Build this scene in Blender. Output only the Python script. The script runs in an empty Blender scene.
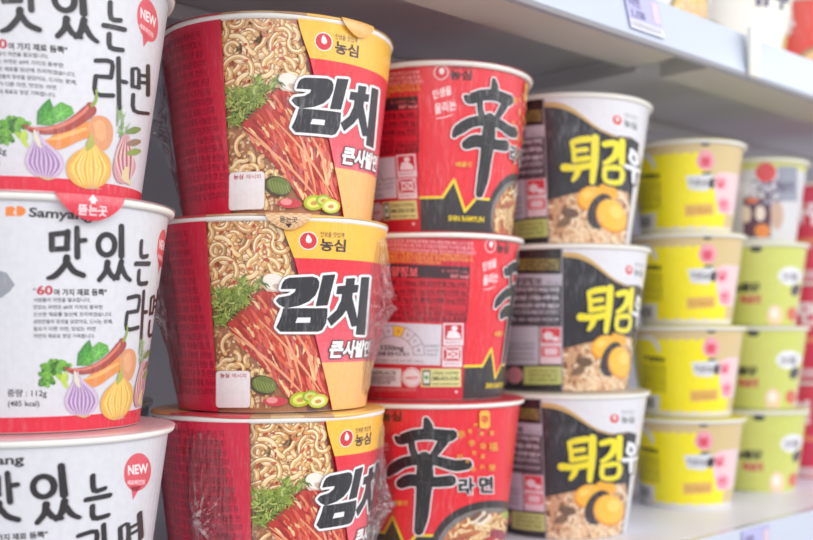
import bpy, bmesh, math, random
from math import sin, cos, radians, degrees, atan2, pi, sqrt, ceil, floor
from mathutils import Vector, Matrix
from mathutils.geometry import tessellate_polygon

C = bpy.context.scene.collection
SC = bpy.context.scene
EYE_Z = 1.3195            # height of the viewer's eye above the shop floor
DECK = EYE_Z - 0.1595     # top of the shelf board that carries the cups
SEG = 3.0                 # a cup wall is made of 120 facets of 3 degrees

# ------------------------------------------------------------------ materials
def s2l(c):
    return tuple(((v/255.0)/12.92 if v/255.0 <= 0.04045 else ((v/255.0+0.055)/1.055)**2.4) for v in c[:3])

def new_mat(name):
    m = bpy.data.materials.new(name); m.use_nodes = True
    nt = m.node_tree; b = nt.nodes['Principled BSDF']
    return m, nt, b

def plain(name, rgb, rough=0.5, metal=0.0, nscale=60.0, namt=0.04, bump=0.0, coat=0.0):
    m, nt, b = new_mat(name)
    N = nt.nodes; L = nt.links
    tc = N.new('ShaderNodeTexCoord'); nz = N.new('ShaderNodeTexNoise')
    nz.inputs['Scale'].default_value = nscale; nz.inputs['Detail'].default_value = 4
    L.new(tc.outputs['Object'], nz.inputs['Vector'])
    mix = N.new('ShaderNodeMix'); mix.data_type = 'RGBA'
    a = s2l(rgb)
    mix.inputs[6].default_value = (*[max(0, v*(1-namt*2)) for v in a], 1)
    mix.inputs[7].default_value = (*[min(1, v*(1+namt)) for v in a], 1)
    L.new(nz.outputs['Fac'], mix.inputs[0]); L.new(mix.outputs[2], b.inputs['Base Color'])
    b.inputs['Roughness'].default_value = rough; b.inputs['Metallic'].default_value = metal
    b.inputs['Coat Weight'].default_value = coat; b.inputs['Coat Roughness'].default_value = 0.1
    if bump:
        bp = N.new('ShaderNodeBump'); bp.inputs['Strength'].default_value = bump; bp.inputs['Distance'].default_value = 0.001
        L.new(nz.outputs['Fac'], bp.inputs['Height']); L.new(bp.outputs['Normal'], b.inputs['Normal'])
    return m

def print_mat(name, wrinkle, coat, rough, haze=.36):
    """printed paper under tight shrink film: the ink colour is stored per face, the film is a wrinkled clear coat"""
    m, nt, b = new_mat(name); N = nt.nodes; L = nt.links
    at = N.new('ShaderNodeAttribute'); at.attribute_name = 'ink'
    tc = N.new('ShaderNodeTexCoord')
    nz = N.new('ShaderNodeTexNoise'); nz.inputs['Scale'].default_value = 300; nz.inputs['Detail'].default_value = 3
    L.new(tc.outputs['Object'], nz.inputs['Vector'])
    mp = N.new('ShaderNodeMapRange'); mp.inputs['To Min'].default_value = 0.90; mp.inputs['To Max'].default_value = 1.08
    L.new(nz.outputs['Fac'], mp.inputs['Value'])
    mul = N.new('ShaderNodeVectorMath'); mul.operation = 'SCALE'
    L.new(at.outputs['Color'], mul.inputs[0]); L.new(mp.outputs['Result'], mul.inputs['Scale'])
    L.new(mul.outputs['Vector'], b.inputs['Base Color'])
    b.inputs['Roughness'].default_value = rough
    # vertical crinkles of the film
    sc = N.new('ShaderNodeMapping'); sc.inputs['Scale'].default_value = (1, 1, 0.13)
    L.new(tc.outputs['Object'], sc.inputs['Vector'])
    w1 = N.new('ShaderNodeTexNoise'); w1.inputs['Scale'].default_value = 230; w1.inputs['Detail'].default_value = 4; w1.inputs['Roughness'].default_value = 0.6
    L.new(sc.outputs['Vector'], w1.inputs['Vector'])
    w2 = N.new('ShaderNodeTexNoise'); w2.inputs['Scale'].default_value = 45; w2.inputs['Detail'].default_value = 2
    L.new(sc.outputs['Vector'], w2.inputs['Vector'])
    ad = N.new('ShaderNodeMath'); ad.operation = 'ADD'
    L.new(w1.outputs['Fac'], ad.inputs[0]); L.new(w2.outputs['Fac'], ad.inputs[1])
    bp = N.new('ShaderNodeBump'); bp.inputs['Strength'].default_value = wrinkle; bp.inputs['Distance'].default_value = 0.0012
    L.new(ad.outputs[0], bp.inputs['Height']); L.new(bp.outputs['Normal'], b.inputs['Coat Normal'])
    b.inputs['Coat Weight'].default_value = coat; b.inputs['Coat Roughness'].default_value = 0.12
    b.inputs['Coat IOR'].default_value = 1.5
    # milky streaks where the film is crinkled: it scatters a little of the shop light
    st = N.new('ShaderNodeMapping'); st.inputs['Scale'].default_value = (1, 1, 0.10); L.new(tc.outputs['Object'], st.inputs['Vector'])
    w3 = N.new('ShaderNodeTexNoise'); w3.inputs['Scale'].default_value = 420; w3.inputs['Detail'].default_value = 5; w3.inputs['Roughness'].default_value = .7
    L.new(st.outputs['Vector'], w3.inputs['Vector'])
    w4 = N.new('ShaderNodeTexNoise'); w4.inputs['Scale'].default_value = 22; w4.inputs['Detail'].default_value = 2; L.new(tc.outputs['Object'], w4.inputs['Vector'])
    m1 = N.new('ShaderNodeMapRange'); m1.inputs['From Min'].default_value = .50; m1.inputs['From Max'].default_value = .78; L.new(w3.outputs['Fac'], m1.inputs['Value'])
    m2 = N.new('ShaderNodeMapRange'); m2.inputs['From Min'].default_value = .40; m2.inputs['From Max'].default_value = .68; L.new(w4.outputs['Fac'], m2.inputs['Value'])
    pr = N.new('ShaderNodeMath'); pr.operation = 'MULTIPLY'; L.new(m1.outputs[0], pr.inputs[0]); L.new(m2.outputs[0], pr.inputs[1])
    fc = N.new('ShaderNodeMath'); fc.operation = 'MULTIPLY_ADD'; fc.inputs[1].default_value = haze; fc.inputs[2].default_value = .0; L.new(pr.outputs[0], fc.inputs[0])
    gl = N.new('ShaderNodeBsdfGlossy'); gl.inputs['Roughness'].default_value = .38; L.new(bp.outputs['Normal'], gl.inputs['Normal'])
    mx = N.new('ShaderNodeMixShader'); L.new(fc.outputs[0], mx.inputs[0]); L.new(b.outputs[0], mx.inputs[1]); L.new(gl.outputs[0], mx.inputs[2])
    L.new(mx.outputs[0], N['Material Output'].inputs['Surface'])
    return m

def film_mat():
    m = bpy.data.materials.new('shrink_film'); m.use_nodes = True
    nt = m.node_tree; N = nt.nodes; L = nt.links; N.clear()
    out = N.new('ShaderNodeOutputMaterial'); mx = N.new('ShaderNodeMixShader')
    tr = N.new('ShaderNodeBsdfTransparent'); gl = N.new('ShaderNodeBsdfGlossy'); gl.inputs['Roughness'].default_value = 0.12
    df = N.new('ShaderNodeBsdfDiffuse'); df.inputs['Color'].default_value = (0.9, 0.9, 0.92, 1)
    g2 = N.new('ShaderNodeMixShader'); g2.inputs[0].default_value = 0.25
    tc = N.new('ShaderNodeTexCoord'); nz = N.new('ShaderNodeTexNoise'); nz.inputs['Scale'].default_value = 160; nz.inputs['Detail'].default_value = 3
    L.new(tc.outputs['Object'], nz.inputs['Vector'])
    bp = N.new('ShaderNodeBump'); bp.inputs['Strength'].default_value = 0.5; bp.inputs['Distance'].default_value = 0.002
    L.new(nz.outputs['Fac'], bp.inputs['Height'])
    fr = N.new('ShaderNodeFresnel'); fr.inputs['IOR'].default_value = 1.45
    L.new(bp.outputs['Normal'], fr.inputs['Normal']); L.new(bp.outputs['Normal'], gl.inputs['Normal'])
    ad = N.new('ShaderNodeMath'); ad.operation = 'ADD'; ad.inputs[1].default_value = 0.03; ad.use_clamp = True
    L.new(fr.outputs[0], ad.inputs[0]); L.new(ad.outputs[0], mx.inputs[0])
    L.new(gl.outputs[0], g2.inputs[1]); L.new(df.outputs[0], g2.inputs[2])
    L.new(tr.outputs[0], mx.inputs[1]); L.new(g2.outputs[0], mx.inputs[2]); L.new(mx.outputs[0], out.inputs['Surface'])
    return m

PRINT = print_mat('printed_cup_paper', 0.55, 0.6, 0.45)
FILM = film_mat()
RIMW = plain('white_paper_rim', (240, 238, 232), 0.4, nscale=200, coat=0.3)
M_DECK = plain('white_enamel_shelf', (226, 226, 238), 0.35, nscale=30, namt=0.02)
M_RAIL = plain('white_price_rail', (198, 206, 222), 0.25, nscale=30, namt=0.02, coat=0.5)
M_BACK = plain('grey_shelf_back_panel', (186, 184, 194), 0.5, nscale=20)
M_UNDER = plain('grey_enamel_shelf_underside', (214, 212, 216), 0.45, nscale=20)
M_LIP = plain('beige_grey_shelf_lip', (205, 203, 196), 0.4, nscale=20)
M_METAL = plain('dark_grey_bracket_steel', (110, 110, 116), 0.4, metal=0.3)
M_FLOOR = plain('pale_shop_floor_tile', (215, 212, 205), 0.3, nscale=5)

# ------------------------------------------------------------------ objects
def link(name, me, mat=None, parent=None):
    o = bpy.data.objects.new(name, me); C.objects.link(o)
    if mat is not None and me is not None and not me.materials: me.materials.append(mat)
    if parent is not None: o.parent = parent
    return o

def bm_mesh(name, bm, mat, smooth=False):
    me = bpy.data.meshes.new(name); bmesh.ops.recalc_face_normals(bm, faces=bm.faces)
    bm.to_mesh(me); bm.free(); me.materials.append(mat)
    if smooth:
        for p in me.polygons: p.use_smooth = True
    return me

def box_bm(bm, x0, x1, y0, y1, z0, z1):
    r = bmesh.ops.create_cube(bm, size=1)
    for v in r['verts']:
        v.co = Vector(((x0+x1)/2+v.co.x*(x1-x0), (y0+y1)/2+v.co.y*(y1-y0), (z0+z1)/2+v.co.z*(z1-z0)))
    return r['verts']

# ------------------------------------------------------------------ cups
class Kind:
    def __init__(s, name, x, y, r0, r1, h):
        s.name, s.x, s.y, s.r0, s.r1, s.h = name, x, y, r0, r1, h
        s.b = (r1-r0)/h
    def R(s, v): return s.r0+s.b*v

SAM = Kind('veg', -.192, .538, .0535, .069, .1115)
KIM = Kind('kimchi', -.080, .653, .0555, .069, .1125)
SHIN = Kind('spicy', .0175, .753, .052, .065, .1125)
BLK = Kind('tempura', .128, .848, .050, .0665, .1125)
YEL = Kind('cheese', .258, .970, .040, .0515, .082)
GRN = Kind('green', .354, 1.070, .040, .0515, .082)

def front_view(k, level, rot, ox, oy, sc):
    """The artwork is drawn as a flat front view of a standing cup and unrolled onto the cone: this turns a point of
    the flat drawing into (degrees round the cup, metres up the cup)."""
    hy = 0.1595-level*k.h
    def f(cx, cy):
        px, py = ox+cx/sc, oy+cy/sc
        dx = (px-406.5)/1050; dz = (330-py)/1050; q = k.r0+k.b*hy
        A = dx*dx+1-(k.b*dz)**2; B = 2*(-k.x*dx-k.y)-2*k.b*dz*q; Cc = k.x*k.x+k.y*k.y-q*q
        D = max(B*B-4*A*Cc, 0); t = (-B-sqrt(D))/(2*A)
        return degrees(atan2(-k.x+t*dx, -(-k.y+t)))-rot, hy+t*dz
    return f

def roll(k, th0=0.0, v0=0.0):
    """flat millimetre frame on the cone: x to the right, y down from v0"""
    R = k.R(v0 if v0 else k.h*0.5)
    return lambda x, y: (th0+degrees(x*.001/R), v0-y*.001)

def deg(x, v): return (x, v*.001)   # degrees, millimetres up
def raw(x, v): return (x, v)

_tc = {}
def glyphs(s, bold):
    key = (s, bold)
    if key not in _tc:
        c = bpy.data.curves.new('t', 'FONT'); c.body = s; c.offset = bold; c.resolution_u = 3
        o = bpy.data.objects.new('t', c); C.objects.link(o)
        dg = bpy.context.evaluated_depsgraph_get(); dg.update()
        me = bpy.data.meshes.new_from_object(o.evaluated_get(dg))
        vs = [(v.co.x, v.co.y) for v in me.vertices]; fs = [tuple(p.vertices) for p in me.polygons]
        bpy.data.objects.remove(o); bpy.data.meshes.remove(me); bpy.data.curves.remove(c)
        _tc[key] = (vs, fs)
    return _tc[key]

def cut(poly, width, ax=0, limit=400):
    """split a convex polygon at the multiples of width along axis ax"""
    out = []; stack = [poly]
    while stack and len(out) < limit:
        p = stack.pop(); lo = min(q[ax] for q in p); hi = max(q[ax] for q in p)
        a = floor(lo/width+1e-6)+1
        if a*width >= hi-1e-6*width: out.append(p); continue
        m = floor((lo+hi)/2/width+.5)*width
        if m <= lo+1e-7 or m >= hi-1e-7: m = a*width
        L_, R_ = [], []
        for i in range(len(p)):
            A, B = p[i], p[(i+1) % len(p)]
            if A[ax] <= m: L_.append(A)
            if A[ax] >= m: R_.append(A)
            if (A[ax]-m)*(B[ax]-m) < 0:
                t = (m-A[ax])/(B[ax]-A[ax]); I = (A[0]+(B[0]-A[0])*t, A[1]+(B[1]-A[1])*t)
                I = (m, I[1]) if ax == 0 else (I[0], m)
                L_.append(I); R_.append(I)
        if len(L_) > 2: stack.append(L_)
        if len(R_) > 2: stack.append(R_)
    return out

def catmull(pts, n):
    if len(pts) < 3: return pts
    out = []
    P = [pts[0]]+list(pts)+[pts[-1]]
    for i in range(1, len(P)-2):
        for j in range(n):
            t = j/n
            out.append(tuple(0.5*((2*P[i][d])+(-P[i-1][d]+P[i+1][d])*t+(2*P[i-1][d]-5*P[i][d]+4*P[i+1][d]-P[i+2][d])*t*t+(-P[i-1][d]+3*P[i][d]-3*P[i+1][d]+P[i+2][d])*t**3) for d in range(len(pts[0]))))
    out.append(tuple(pts[-1])); return out

class Print:
    """a sheet of ink shapes on the wall of one kind of cup"""
    def __init__(s, k): s.k = k; s.v = []; s.f = []; s.c = []; s.z = 0.1
    def up(s, dz=0.004): s.z += dz
    def put(s, polys, col):          # polys: convex polygons in (deg, m)
        k = s.k; h = radians(SEG/2); c = s2l(col); lift = s.z*.001
        top = k.h-.0036
        for p in polys:
            if max(q[1] for q in p) > top or min(q[1] for q in p) < .0004:
                p = [(q[0], min(max(q[1], .0004), top)) for q in p]
            for q in cut(p, SEG):
                mid = sum(a[0] for a in q)/len(q); seg = (floor(mid/SEG)+.5)*SEG
                n = len(s.v)
                for a, v in q:
                    r = k.R(v)*cos(h)/cos(radians(a-seg))+lift
                    s.v.append((r*sin(radians(a)), -r*cos(radians(a)), v))
                s.f.append(tuple(range(n, n+len(q)))); s.c.append(c)
    def poly(s, f, pts, col, dense=True):
        if len(pts) > 4 or True:
            tr = tessellate_polygon([[Vector((x, y, 0)) for x, y in pts]])
            pl = [[pts[i] for i in t] for t in tr]
        if dense and f is not deg:
            xs = [p[0] for p in pts]; w = max((max(xs)-min(xs))/14, 4)
            if max(xs)-min(xs) > 25: pl = [q for p in pl for q in cut(p, w)]
        s.put([[f(*q) for q in p] for p in pl], col)
    def rect(s, f, x0, y0, x1, y1, col): s.poly(f, [(x0, y0), (x1, y0), (x1, y1), (x0, y1)], col)
    def oval(s, f, cx, cy, rx, ry, col, rot=0, n=22):
        c, d = cos(radians(rot)), sin(radians(rot))
        s.put([[f(cx+rx*cos(a)*c-ry*sin(a)*d, cy+rx*cos(a)*d+ry*sin(a)*c) for a in [2*pi*i/n for i in range(n)]]], col)
    def line(s, f, pts, col, w=None, cap=True, smooth=3):
        """brush stroke along pts = (x, y[, width])"""
        if w is not None: pts = [(p[0], p[1], w) for p in pts]
        p = catmull(pts, smooth) if smooth else pts
        L_ = []
        for i in range(len(p)):
            a, b = p[max(i-1, 0)], p[min(i+1, len(p)-1)]
            dx, dy = b[0]-a[0], b[1]-a[1]; d = sqrt(dx*dx+dy*dy) or 1
            hw = p[i][2]/2
            L_.append(((p[i][0]-dy/d*hw, p[i][1]+dx/d*hw), (p[i][0]+dy/d*hw, p[i][1]-dx/d*hw)))
        s.put([[f(*L_[i][0]), f(*L_[i+1][0]), f(*L_[i+1][1]), f(*L_[i][1])] for i in range(len(L_)-1)], col)
        s.z += .0007
        if cap:
            for q in (p[0], p[-1]):
                if q[2] > 1.2: s.oval(f, q[0], q[1], q[2]/2, q[2]/2, col, n=10); s.z += .0005
    def edge(s, f, pts, col, w):      # outline of a closed shape
        for i in range(len(pts)):
            s.line(f, [pts[i], pts[(i+1) % len(pts)]], col, w, smooth=0)
    def text(s, f, body, x, y, size, col, bold=0.0, sx=1.0, shear=0.0, fit=None, rot=0.0, anchor='l'):
        vs, fs = glyphs(body, bold)
        if not vs: return
        x0 = min(v[0] for v in vs); x1 = max(v[0] for v in vs)
        if fit: sx = fit/((x1-x0)*size)
        off = {'l': x0, 'c': (x0+x1)/2, 'r': x1}[anchor]
        c, d = cos(radians(rot)), sin(radians(rot))
        P = []
        for a, b in vs:
            u = (a-off+b*shear)*sx*size; w = -b*size
            P.append(f(x+u*c-w*d, y+u*d+w*c))
        s.put([[P[i] for i in t] for t in fs], col)
    def outline_text(s, f, body, x, y, size, col, out, w, bold=0.0, **k):
        for i in range(10):
            a = 2*pi*i/10; s.text(f, body, x+w*cos(a), y+w*sin(a), size, out, bold=bold, **k); s.z += .0012
        s.z += .004; s.text(f, body, x, y, size, col, bold=bold, **k); s.z += .002
    def mesh(s, name):
        me = bpy.data.meshes.new(name); me.from_pydata(s.v, [], s.f)
        at = me.color_attributes.new('ink', 'FLOAT_COLOR', 'CORNER')
        buf = []
        for fc, c in zip(s.f, s.c): buf.extend([c[0], c[1], c[2], 1.0]*len(fc))
        at.data.foreach_set('color', buf)
        me.materials.append(PRINT); me.update()
        return me

def wall(P, base, col_bottom=(238, 236, 232)):
    """the paper cup itself (foot ring, recessed bottom, wall) written into the same mesh as its printed ground"""
    k = P.k; n = 120; c = s2l(base)
    def ring(r, z):
        i0 = len(P.v)
        for i in range(n):
            a = radians(i*SEG); P.v.append((r*sin(a), -r*cos(a), z))
        return i0
    prof = [(0.004, 0.003), (k.r0-.003, 0.003), (k.r0-.0025, 0), (k.r0-.0004, 0), (k.R(.0004), .0004), (k.R(k.h-.0034), k.h-.0034), (k.R(k.h-.003)-.002, k.h-.003), (.004, k.h-.003)]
    rs = [ring(*p) for p in prof]
    for j in range(len(rs)-1):
        for i in range(n):
            i2 = (i+1) % n
            P.f.append((rs[j]+i, rs[j]+i2, rs[j+1]+i2, rs[j+1]+i)); P.c.append(c if j == 4 else s2l(col_bottom))
    for r0_ in (rs[0], rs[-1]):
        P.f.append(tuple(r0_+i for i in range(n))); P.c.append(s2l(col_bottom))

def rim_mesh(k, colf=None):
    bm = bmesh.new(); n = 120; m = 10; rr = .0021; R0 = k.r1+.0004; zc = k.h-.0029
    V = [[bm.verts.new(((R0+rr*cos(b))*sin(a), -(R0+rr*cos(b))*cos(a), zc+rr*1.0*sin(b))) for b in [2*pi*j/m for j in range(m)]] for a in [2*pi*i/n for i in range(n)]]
    for i in range(n):
        for j in range(m):
            bm.faces.new((V[i][j], V[(i+1) % n][j], V[(i+1) % n][(j+1) % m], V[i][(j+1) % m]))
    me = bm_mesh('rim', bm, PRINT if colf else RIMW, True)
    if colf:
        at = me.color_attributes.new('ink', 'FLOAT_COLOR', 'CORNER'); buf = []
        for p in me.polygons:
            c = p.center; col = s2l(colf(degrees(atan2(c.x, -c.y)))); buf.extend([*col, 1.0]*p.loop_total)
        at.data.foreach_set('color', buf)
    return me

def lid_mesh(k, colf, skirt=.0016, seed=1):
    """thin paper lid: slightly domed disc with a small turned down edge that waves a little"""
    rnd = random.Random(seed); n = 120
    ph = [rnd.uniform(0, 6.28) for _ in range(4)]
    bm = bmesh.new(); zt = k.h-.0005
    prof = [(0, zt), (.25, zt), (.6, zt), (.85, zt), (.97, zt-.0001)]
    Rm = k.r1+.0027
    rings = []
    for fr, z in prof[1:]:
        rings.append([bm.verts.new((fr*Rm*sin(2*pi*i/n), -fr*Rm*cos(2*pi*i/n), z)) for i in range(n)])
    def wav(i): a = 2*pi*i/n; return .5+.25*sin(3*a+ph[0])+.25*sin(7*a+ph[1])
    rings.append([bm.verts.new(((Rm-.0002)*sin(2*pi*i/n), -(Rm-.0002)*cos(2*pi*i/n), zt-.0006)) for i in range(n)])
    rings.append([bm.verts.new(((Rm+.0002)*sin(2*pi*i/n), -(Rm+.0002)*cos(2*pi*i/n), zt-.0007-skirt*wav(i))) for i in range(n)])
    rings.append([bm.verts.new(((Rm-.0002)*sin(2*pi*i/n), -(Rm-.0002)*cos(2*pi*i/n), zt-.0007-skirt*wav(i))) for i in range(n)])
    c = bm.verts.new((0, 0, zt))
    for i in range(n): bm.faces.new((c, rings[0][i], rings[0][(i+1) % n]))
    for j in range(len(rings)-1):
        for i in range(n): bm.faces.new((rings[j][i], rings[j+1][i], rings[j+1][(i+1) % n], rings[j][(i+1) % n]))
    me = bm_mesh('lid', bm, PRINT, True)
    at = me.color_attributes.new('ink', 'FLOAT_COLOR', 'CORNER'); buf = []
    for p in me.polygons:
        q = p.center; col = s2l(colf(degrees(atan2(q.x, -q.y)))); buf.extend([*col, 1.0]*p.loop_total)
    at.data.foreach_set('color', buf)
    return me

def tab_mesh(k, th, width, drop, shapes, base):
    """pull tab of the lid, folded down over the rim; shapes draws on it in mm (x right, y down)"""
    P = Print(k); R = k.r1+.0036; n = 24
    def pos(x, y, lift):
        a = radians(th)+x*.001/R; z = k.h-.0004-y*.001
        r = R+lift+.0006*sin(min(y/drop, 1)*pi)-.0004*(y/drop)
        if y < 1: r = R-.0006*(1-y)**2+lift
        return (r*sin(a), -r*cos(a), z)
    def half(y): t = min(max(y/drop, 0), 1); return width/2*(1-t**1.7)**.62 if t < 1 else 0.0
    def fill(x0, x1, y0, y1, col, lift):
        i = len(P.v); P.v.extend([pos(x0, y0, lift), pos(x1, y0, lift), pos(x1, y1, lift), pos(x0, y1, lift)]); P.f.append((i, i+1, i+2, i+3)); P.c.append(s2l(col))
    for face in (0, 1):
        for j in range(n):
            y0, y1 = drop*j/n, drop*(j+1)/n
            a0, a1 = half(y0), half(y1)
            for q in range(10):
                i = len(P.v); l = -.00025*face
                u0, u1 = -1+q/5, -1+(q+1)/5
                P.v.extend([pos(a0*u0, y0, l), pos(a0*u1, y0, l), pos(a1*u1, y1, l), pos(a1*u0, y1, l)])
                P.f.append((i, i+1, i+2, i+3)); P.c.append(s2l(base(u0, y0)))
    for poly, col, lift in shapes:
        i = len(P.v); P.v.extend([pos(x, y, lift*.001) for x, y in poly]); P.f.append(tuple(range(i, i+len(poly)))); P.c.append(s2l(col))
    return P.mesh('pull_tab')

def tab_text(body, x, y, size, col, lift=.15, bold=.02):
    vs, fs = glyphs(body, bold); x0 = min(v[0] for v in vs); x1 = max(v[0] for v in vs)
    return [([(x+(vs[i][0]-(x0+x1)/2)*size, y-vs[i][1]*size) for i in t], col, lift) for t in fs]

rnd = random.Random(7)
WORDS = ['소맥분', '미국산', '호주산', '전분', '팜유', '말레이시아산', '변성전분', '난각칼슘', '정제염', '면류첨가알칼리제', '혼합제제', '비타민', '스프류', '설탕', '간장분말', '조미분말', '고춧가루', '마늘분말', '건파', '건당근', '건청경채', '양파', '참기름', '후추가루', '호화감자전분', '대두', '밀', '우유', '돼지고기', '쇠고기', '함유', '보관방법', '직사광선을', '피하고', '서늘한', '곳에', '보관', '조리방법', '뜨거운', '물을', '붓고', '뚜껑을', '닫은', '후']
def phrase(n):
    s = ''
    while len(s) < n: s += rnd.choice(WORDS)+rnd.choice([' ', ',', ' ', '('])
    return s[:n]

def shade(c, k): return tuple(max(0, min(255, v*k)) for v in c)
def vary(c, a): 
    d = rnd.uniform(-a, a); return tuple(max(0, min(255, v+d+rnd.uniform(-a/3, a/3))) for v in c)

def noodles(P, f, inside, n, w, bbox, length=70, cols=None, edge=(188, 136, 92), hi=(252, 234, 196), dz=.0006):
    cols = cols or [(236, 196, 128), (228, 180, 112), (242, 208, 148), (222, 170, 100)]
    x0, y0, x1, y1 = bbox; done = 0; tries = 0
    while done < n and tries < n*8:
        tries += 1
        x, y = rnd.uniform(x0, x1), rnd.uniform(y0, y1)
        if not inside(x, y): continue
        a = rnd.uniform(0, 6.28); cur = rnd.choice([-1, 1])*rnd.uniform(.3, .85)/w; L_ = rnd.uniform(.7, 1.5)*length
        st = w*.55; pts = []
        for i in range(int(L_/st)):
            pts.append((x, y)); x += cos(a)*st; y += sin(a)*st; a += cur*st
            if rnd.random() < .09: cur = -cur*rnd.uniform(.7, 1.2)
            if not inside(x, y): break
        if len(pts) < 4: continue
        c = vary(rnd.choice(cols), 8)
        P.line(f, pts, vary(edge, 18), w*1.22, smooth=0); P.up(dz)
        P.line(f, pts, c, w*.95, smooth=0); P.up(dz)
        P.line(f, [(q[0]-w*.12, q[1]-w*.14) for q in pts[1:-1]], vary(hi, 5), w*.32, smooth=0, cap=False); P.up(dz)
        done += 1

def poly_in(pts):
    def g(x, y):
        r = False; j = len(pts)-1
        for i in range(len(pts)):
            a, b = pts[i], pts[j]
            if (a[1] > y) != (b[1] > y) and x < (b[0]-a[0])*(y-a[1])/(b[1]-a[1])+a[0]: r = not r
            j = i
        return r
    return g

def barcode(P, f, x0, y0, x1, y1, w=3):
    x = x0
    while x < x1:
        b = rnd.choice([.25, .4, .6, .9])*w; P.rect(f, x, y0, min(x+b, x1), y1, (40, 38, 50)); x += b+rnd.choice([.3, .5, .8])*w

# ---------------- red and yellow kimchi cup
def art_kimchi():
    k = KIM; W = Print(k); wall(W, (196, 24, 52))
    f = front_view(k, 1, 0, 145, 200, 2.51); z1 = front_view(k, 1, 0, 270, 225, 5.4)
    top = 109.3
    F = Print(k); F.z = .06
    # --- food picture
    region = [(165, 35), (352, 35), (395, 190), (480, 545), (195, 545)]; ins = poly_in(region)
    F.poly(raw, [f(165, 30), f(350, 30), f(396, 190), f(478, 540), f(192, 540)], (172, 112, 74)); F.up()
    F.poly(f, [(300, 35), (352, 35), (396, 190), (478, 530), (420, 530), (360, 200)], (120, 82, 74)); F.up()
    for i in range(60):
        x, y = rnd.uniform(175, 380), rnd.uniform(35, 260)
        if ins(x, y): F.oval(f, x, y, rnd.uniform(5, 14), rnd.uniform(4, 9), vary((176, 100, 74), 18), rnd.uniform(0, 180), n=9)
    F.up()
    low = poly_in([(185, 290), (260, 290), (330, 400), (340, 520), (200, 520)])
    for i in range(420):
        x, y = rnd.uniform(185, 350), rnd.uniform(285, 520)
        if low(x, y):
            F.oval(f, x, y, rnd.uniform(3, 8), rnd.uniform(2, 4), vary(rnd.choice([(226, 190, 142), (205, 158, 110), (170, 112, 74), (236, 206, 164)]), 10), rnd.uniform(0, 180), n=8); F.up(.0008)
    up = poly_in([(170, 38), (345, 38), (375, 130), (385, 200), (350, 215), (300, 225), (180, 270)])
    noodles(F, f, up, 120, 11.5, (170, 38, 385, 270), 100, cols=[(236, 192, 124), (226, 174, 106), (240, 204, 144), (216, 160, 96)], edge=(168, 104, 66))
    noodles(F, f, low, 26, 9, (185, 380, 350, 520), 50)
    for i in range(34):
        x, y = rnd.uniform(185, 370), rnd.uniform(45, 220)
        if up(x, y): F.oval(f, x, y, rnd.uniform(3, 9), rnd.uniform(2, 5), vary((192, 88, 56), 20), rnd.uniform(0, 180), n=8)
    F.up()
    # mushroom
    F.oval(f, 340, 212, 33, 25, (214, 190, 172), 20); F.up(); F.oval(f, 337, 206, 28, 20, (244, 234, 222), 20); F.up()
    F.oval(f, 345, 218, 12, 7, (206, 180, 160), 20); F.up()
    # kimchi leaf, strands fanning from upper right to lower left
    leaf = [(222, 312), (262, 262), (305, 228), (352, 232), (392, 262), (430, 330), (462, 420), (474, 500), (455, 512), (395, 518), (350, 470), (300, 408), (250, 362)]
    F.poly(f, leaf, (186, 52, 42)); F.up(); inl = poly_in(leaf)
    for i in range(430):
        x, y = rnd.uniform(220, 470), rnd.uniform(228, 515)
        if not inl(x, y): continue
        a = radians(42+(x-220)*.16+rnd.uniform(-9, 9)); L_ = rnd.uniform(22, 60)
        pts = [(x, y)]; cu = rnd.uniform(-.012, .02)
        for j in range(5):
            x += cos(a)*L_/5; y += sin(a)*L_/5; a += cu*L_/5
            if not inl(x, y): break
            pts.append((x, y))
        if len(pts) < 3: continue
        hot = rnd.random()
        c = (236, 196, 142) if hot < .16 else (228, 140, 98) if hot < .36 else rnd.choice([(212, 74, 54), (196, 52, 42), (226, 104, 74), (164, 40, 36), (218, 88, 70)])
        F.line(f, [(q[0], q[1], rnd.uniform(3.4, 9.5)*(1 if 0 < m < len(pts)-1 else .4)) for m, q in enumerate(pts)], vary(c, 10), smooth=0, cap=False); F.up(.0011)
    for (a, b) in (((236, 335), (420, 500)), ((228, 318), (330, 430)), ((300, 300), (450, 480)), ((345, 300), (405, 470)), ((388, 330), (440, 450))):
        F.line(f, [(a[0], a[1], 2), ((a[0]+b[0])/2+6, (a[1]+b[1])/2-6, 7), (b[0], b[1], 3)], (236, 158, 116)); F.up(.002)
    # dill sprig
    for st in ([(192, 300), (225, 262), (268, 228), (308, 205)], [(188, 262), (222, 246), (262, 226)], [(186, 232), (220, 234), (258, 232)], [(205, 312), (238, 280), (272, 246)], [(258, 200), (262, 224), (240, 262)]):
        F.line(f, st, (96, 116, 44), 4.5); F.up(.002)
        cp = catmull(st, 7)
        for i, q in enumerate(cp[:-1]):
            d = (cp[i+1][0]-q[0], cp[i+1][1]-q[1]); a = atan2(d[1], d[0])
            for s_ in (-1, 1):
                for r_ in range(2):
                    b = a+s_*rnd.uniform(.5, 1.1)+(pi if rnd.random() < .35 else 0); L_ = rnd.uniform(12, 26)
                    F.line(f, [(q[0], q[1], 4.2), (q[0]+cos(b)*L_*.6, q[1]+sin(b)*L_*.6, 3.4), (q[0]+cos(b+.2)*L_, q[1]+sin(b+.2)*L_, 1.4)], vary(rnd.choice([(112, 132, 44), (150, 168, 66), (88, 104, 40), (176, 186, 98), (130, 148, 52)]), 9), smooth=0, cap=False); F.up(.0009)
    # green leaf, chilli slices
    F.oval(f, 310, 464, 34, 24, (74, 60, 34), 15); F.up(); F.oval(f, 314, 463, 30, 20, (108, 122, 52), 15); F.up()
    for i in range(7): F.line(f, [(290+i*7, 450+i*2), (298+i*7, 478)], (142, 152, 76), 2.2); 
    F.up()
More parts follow.
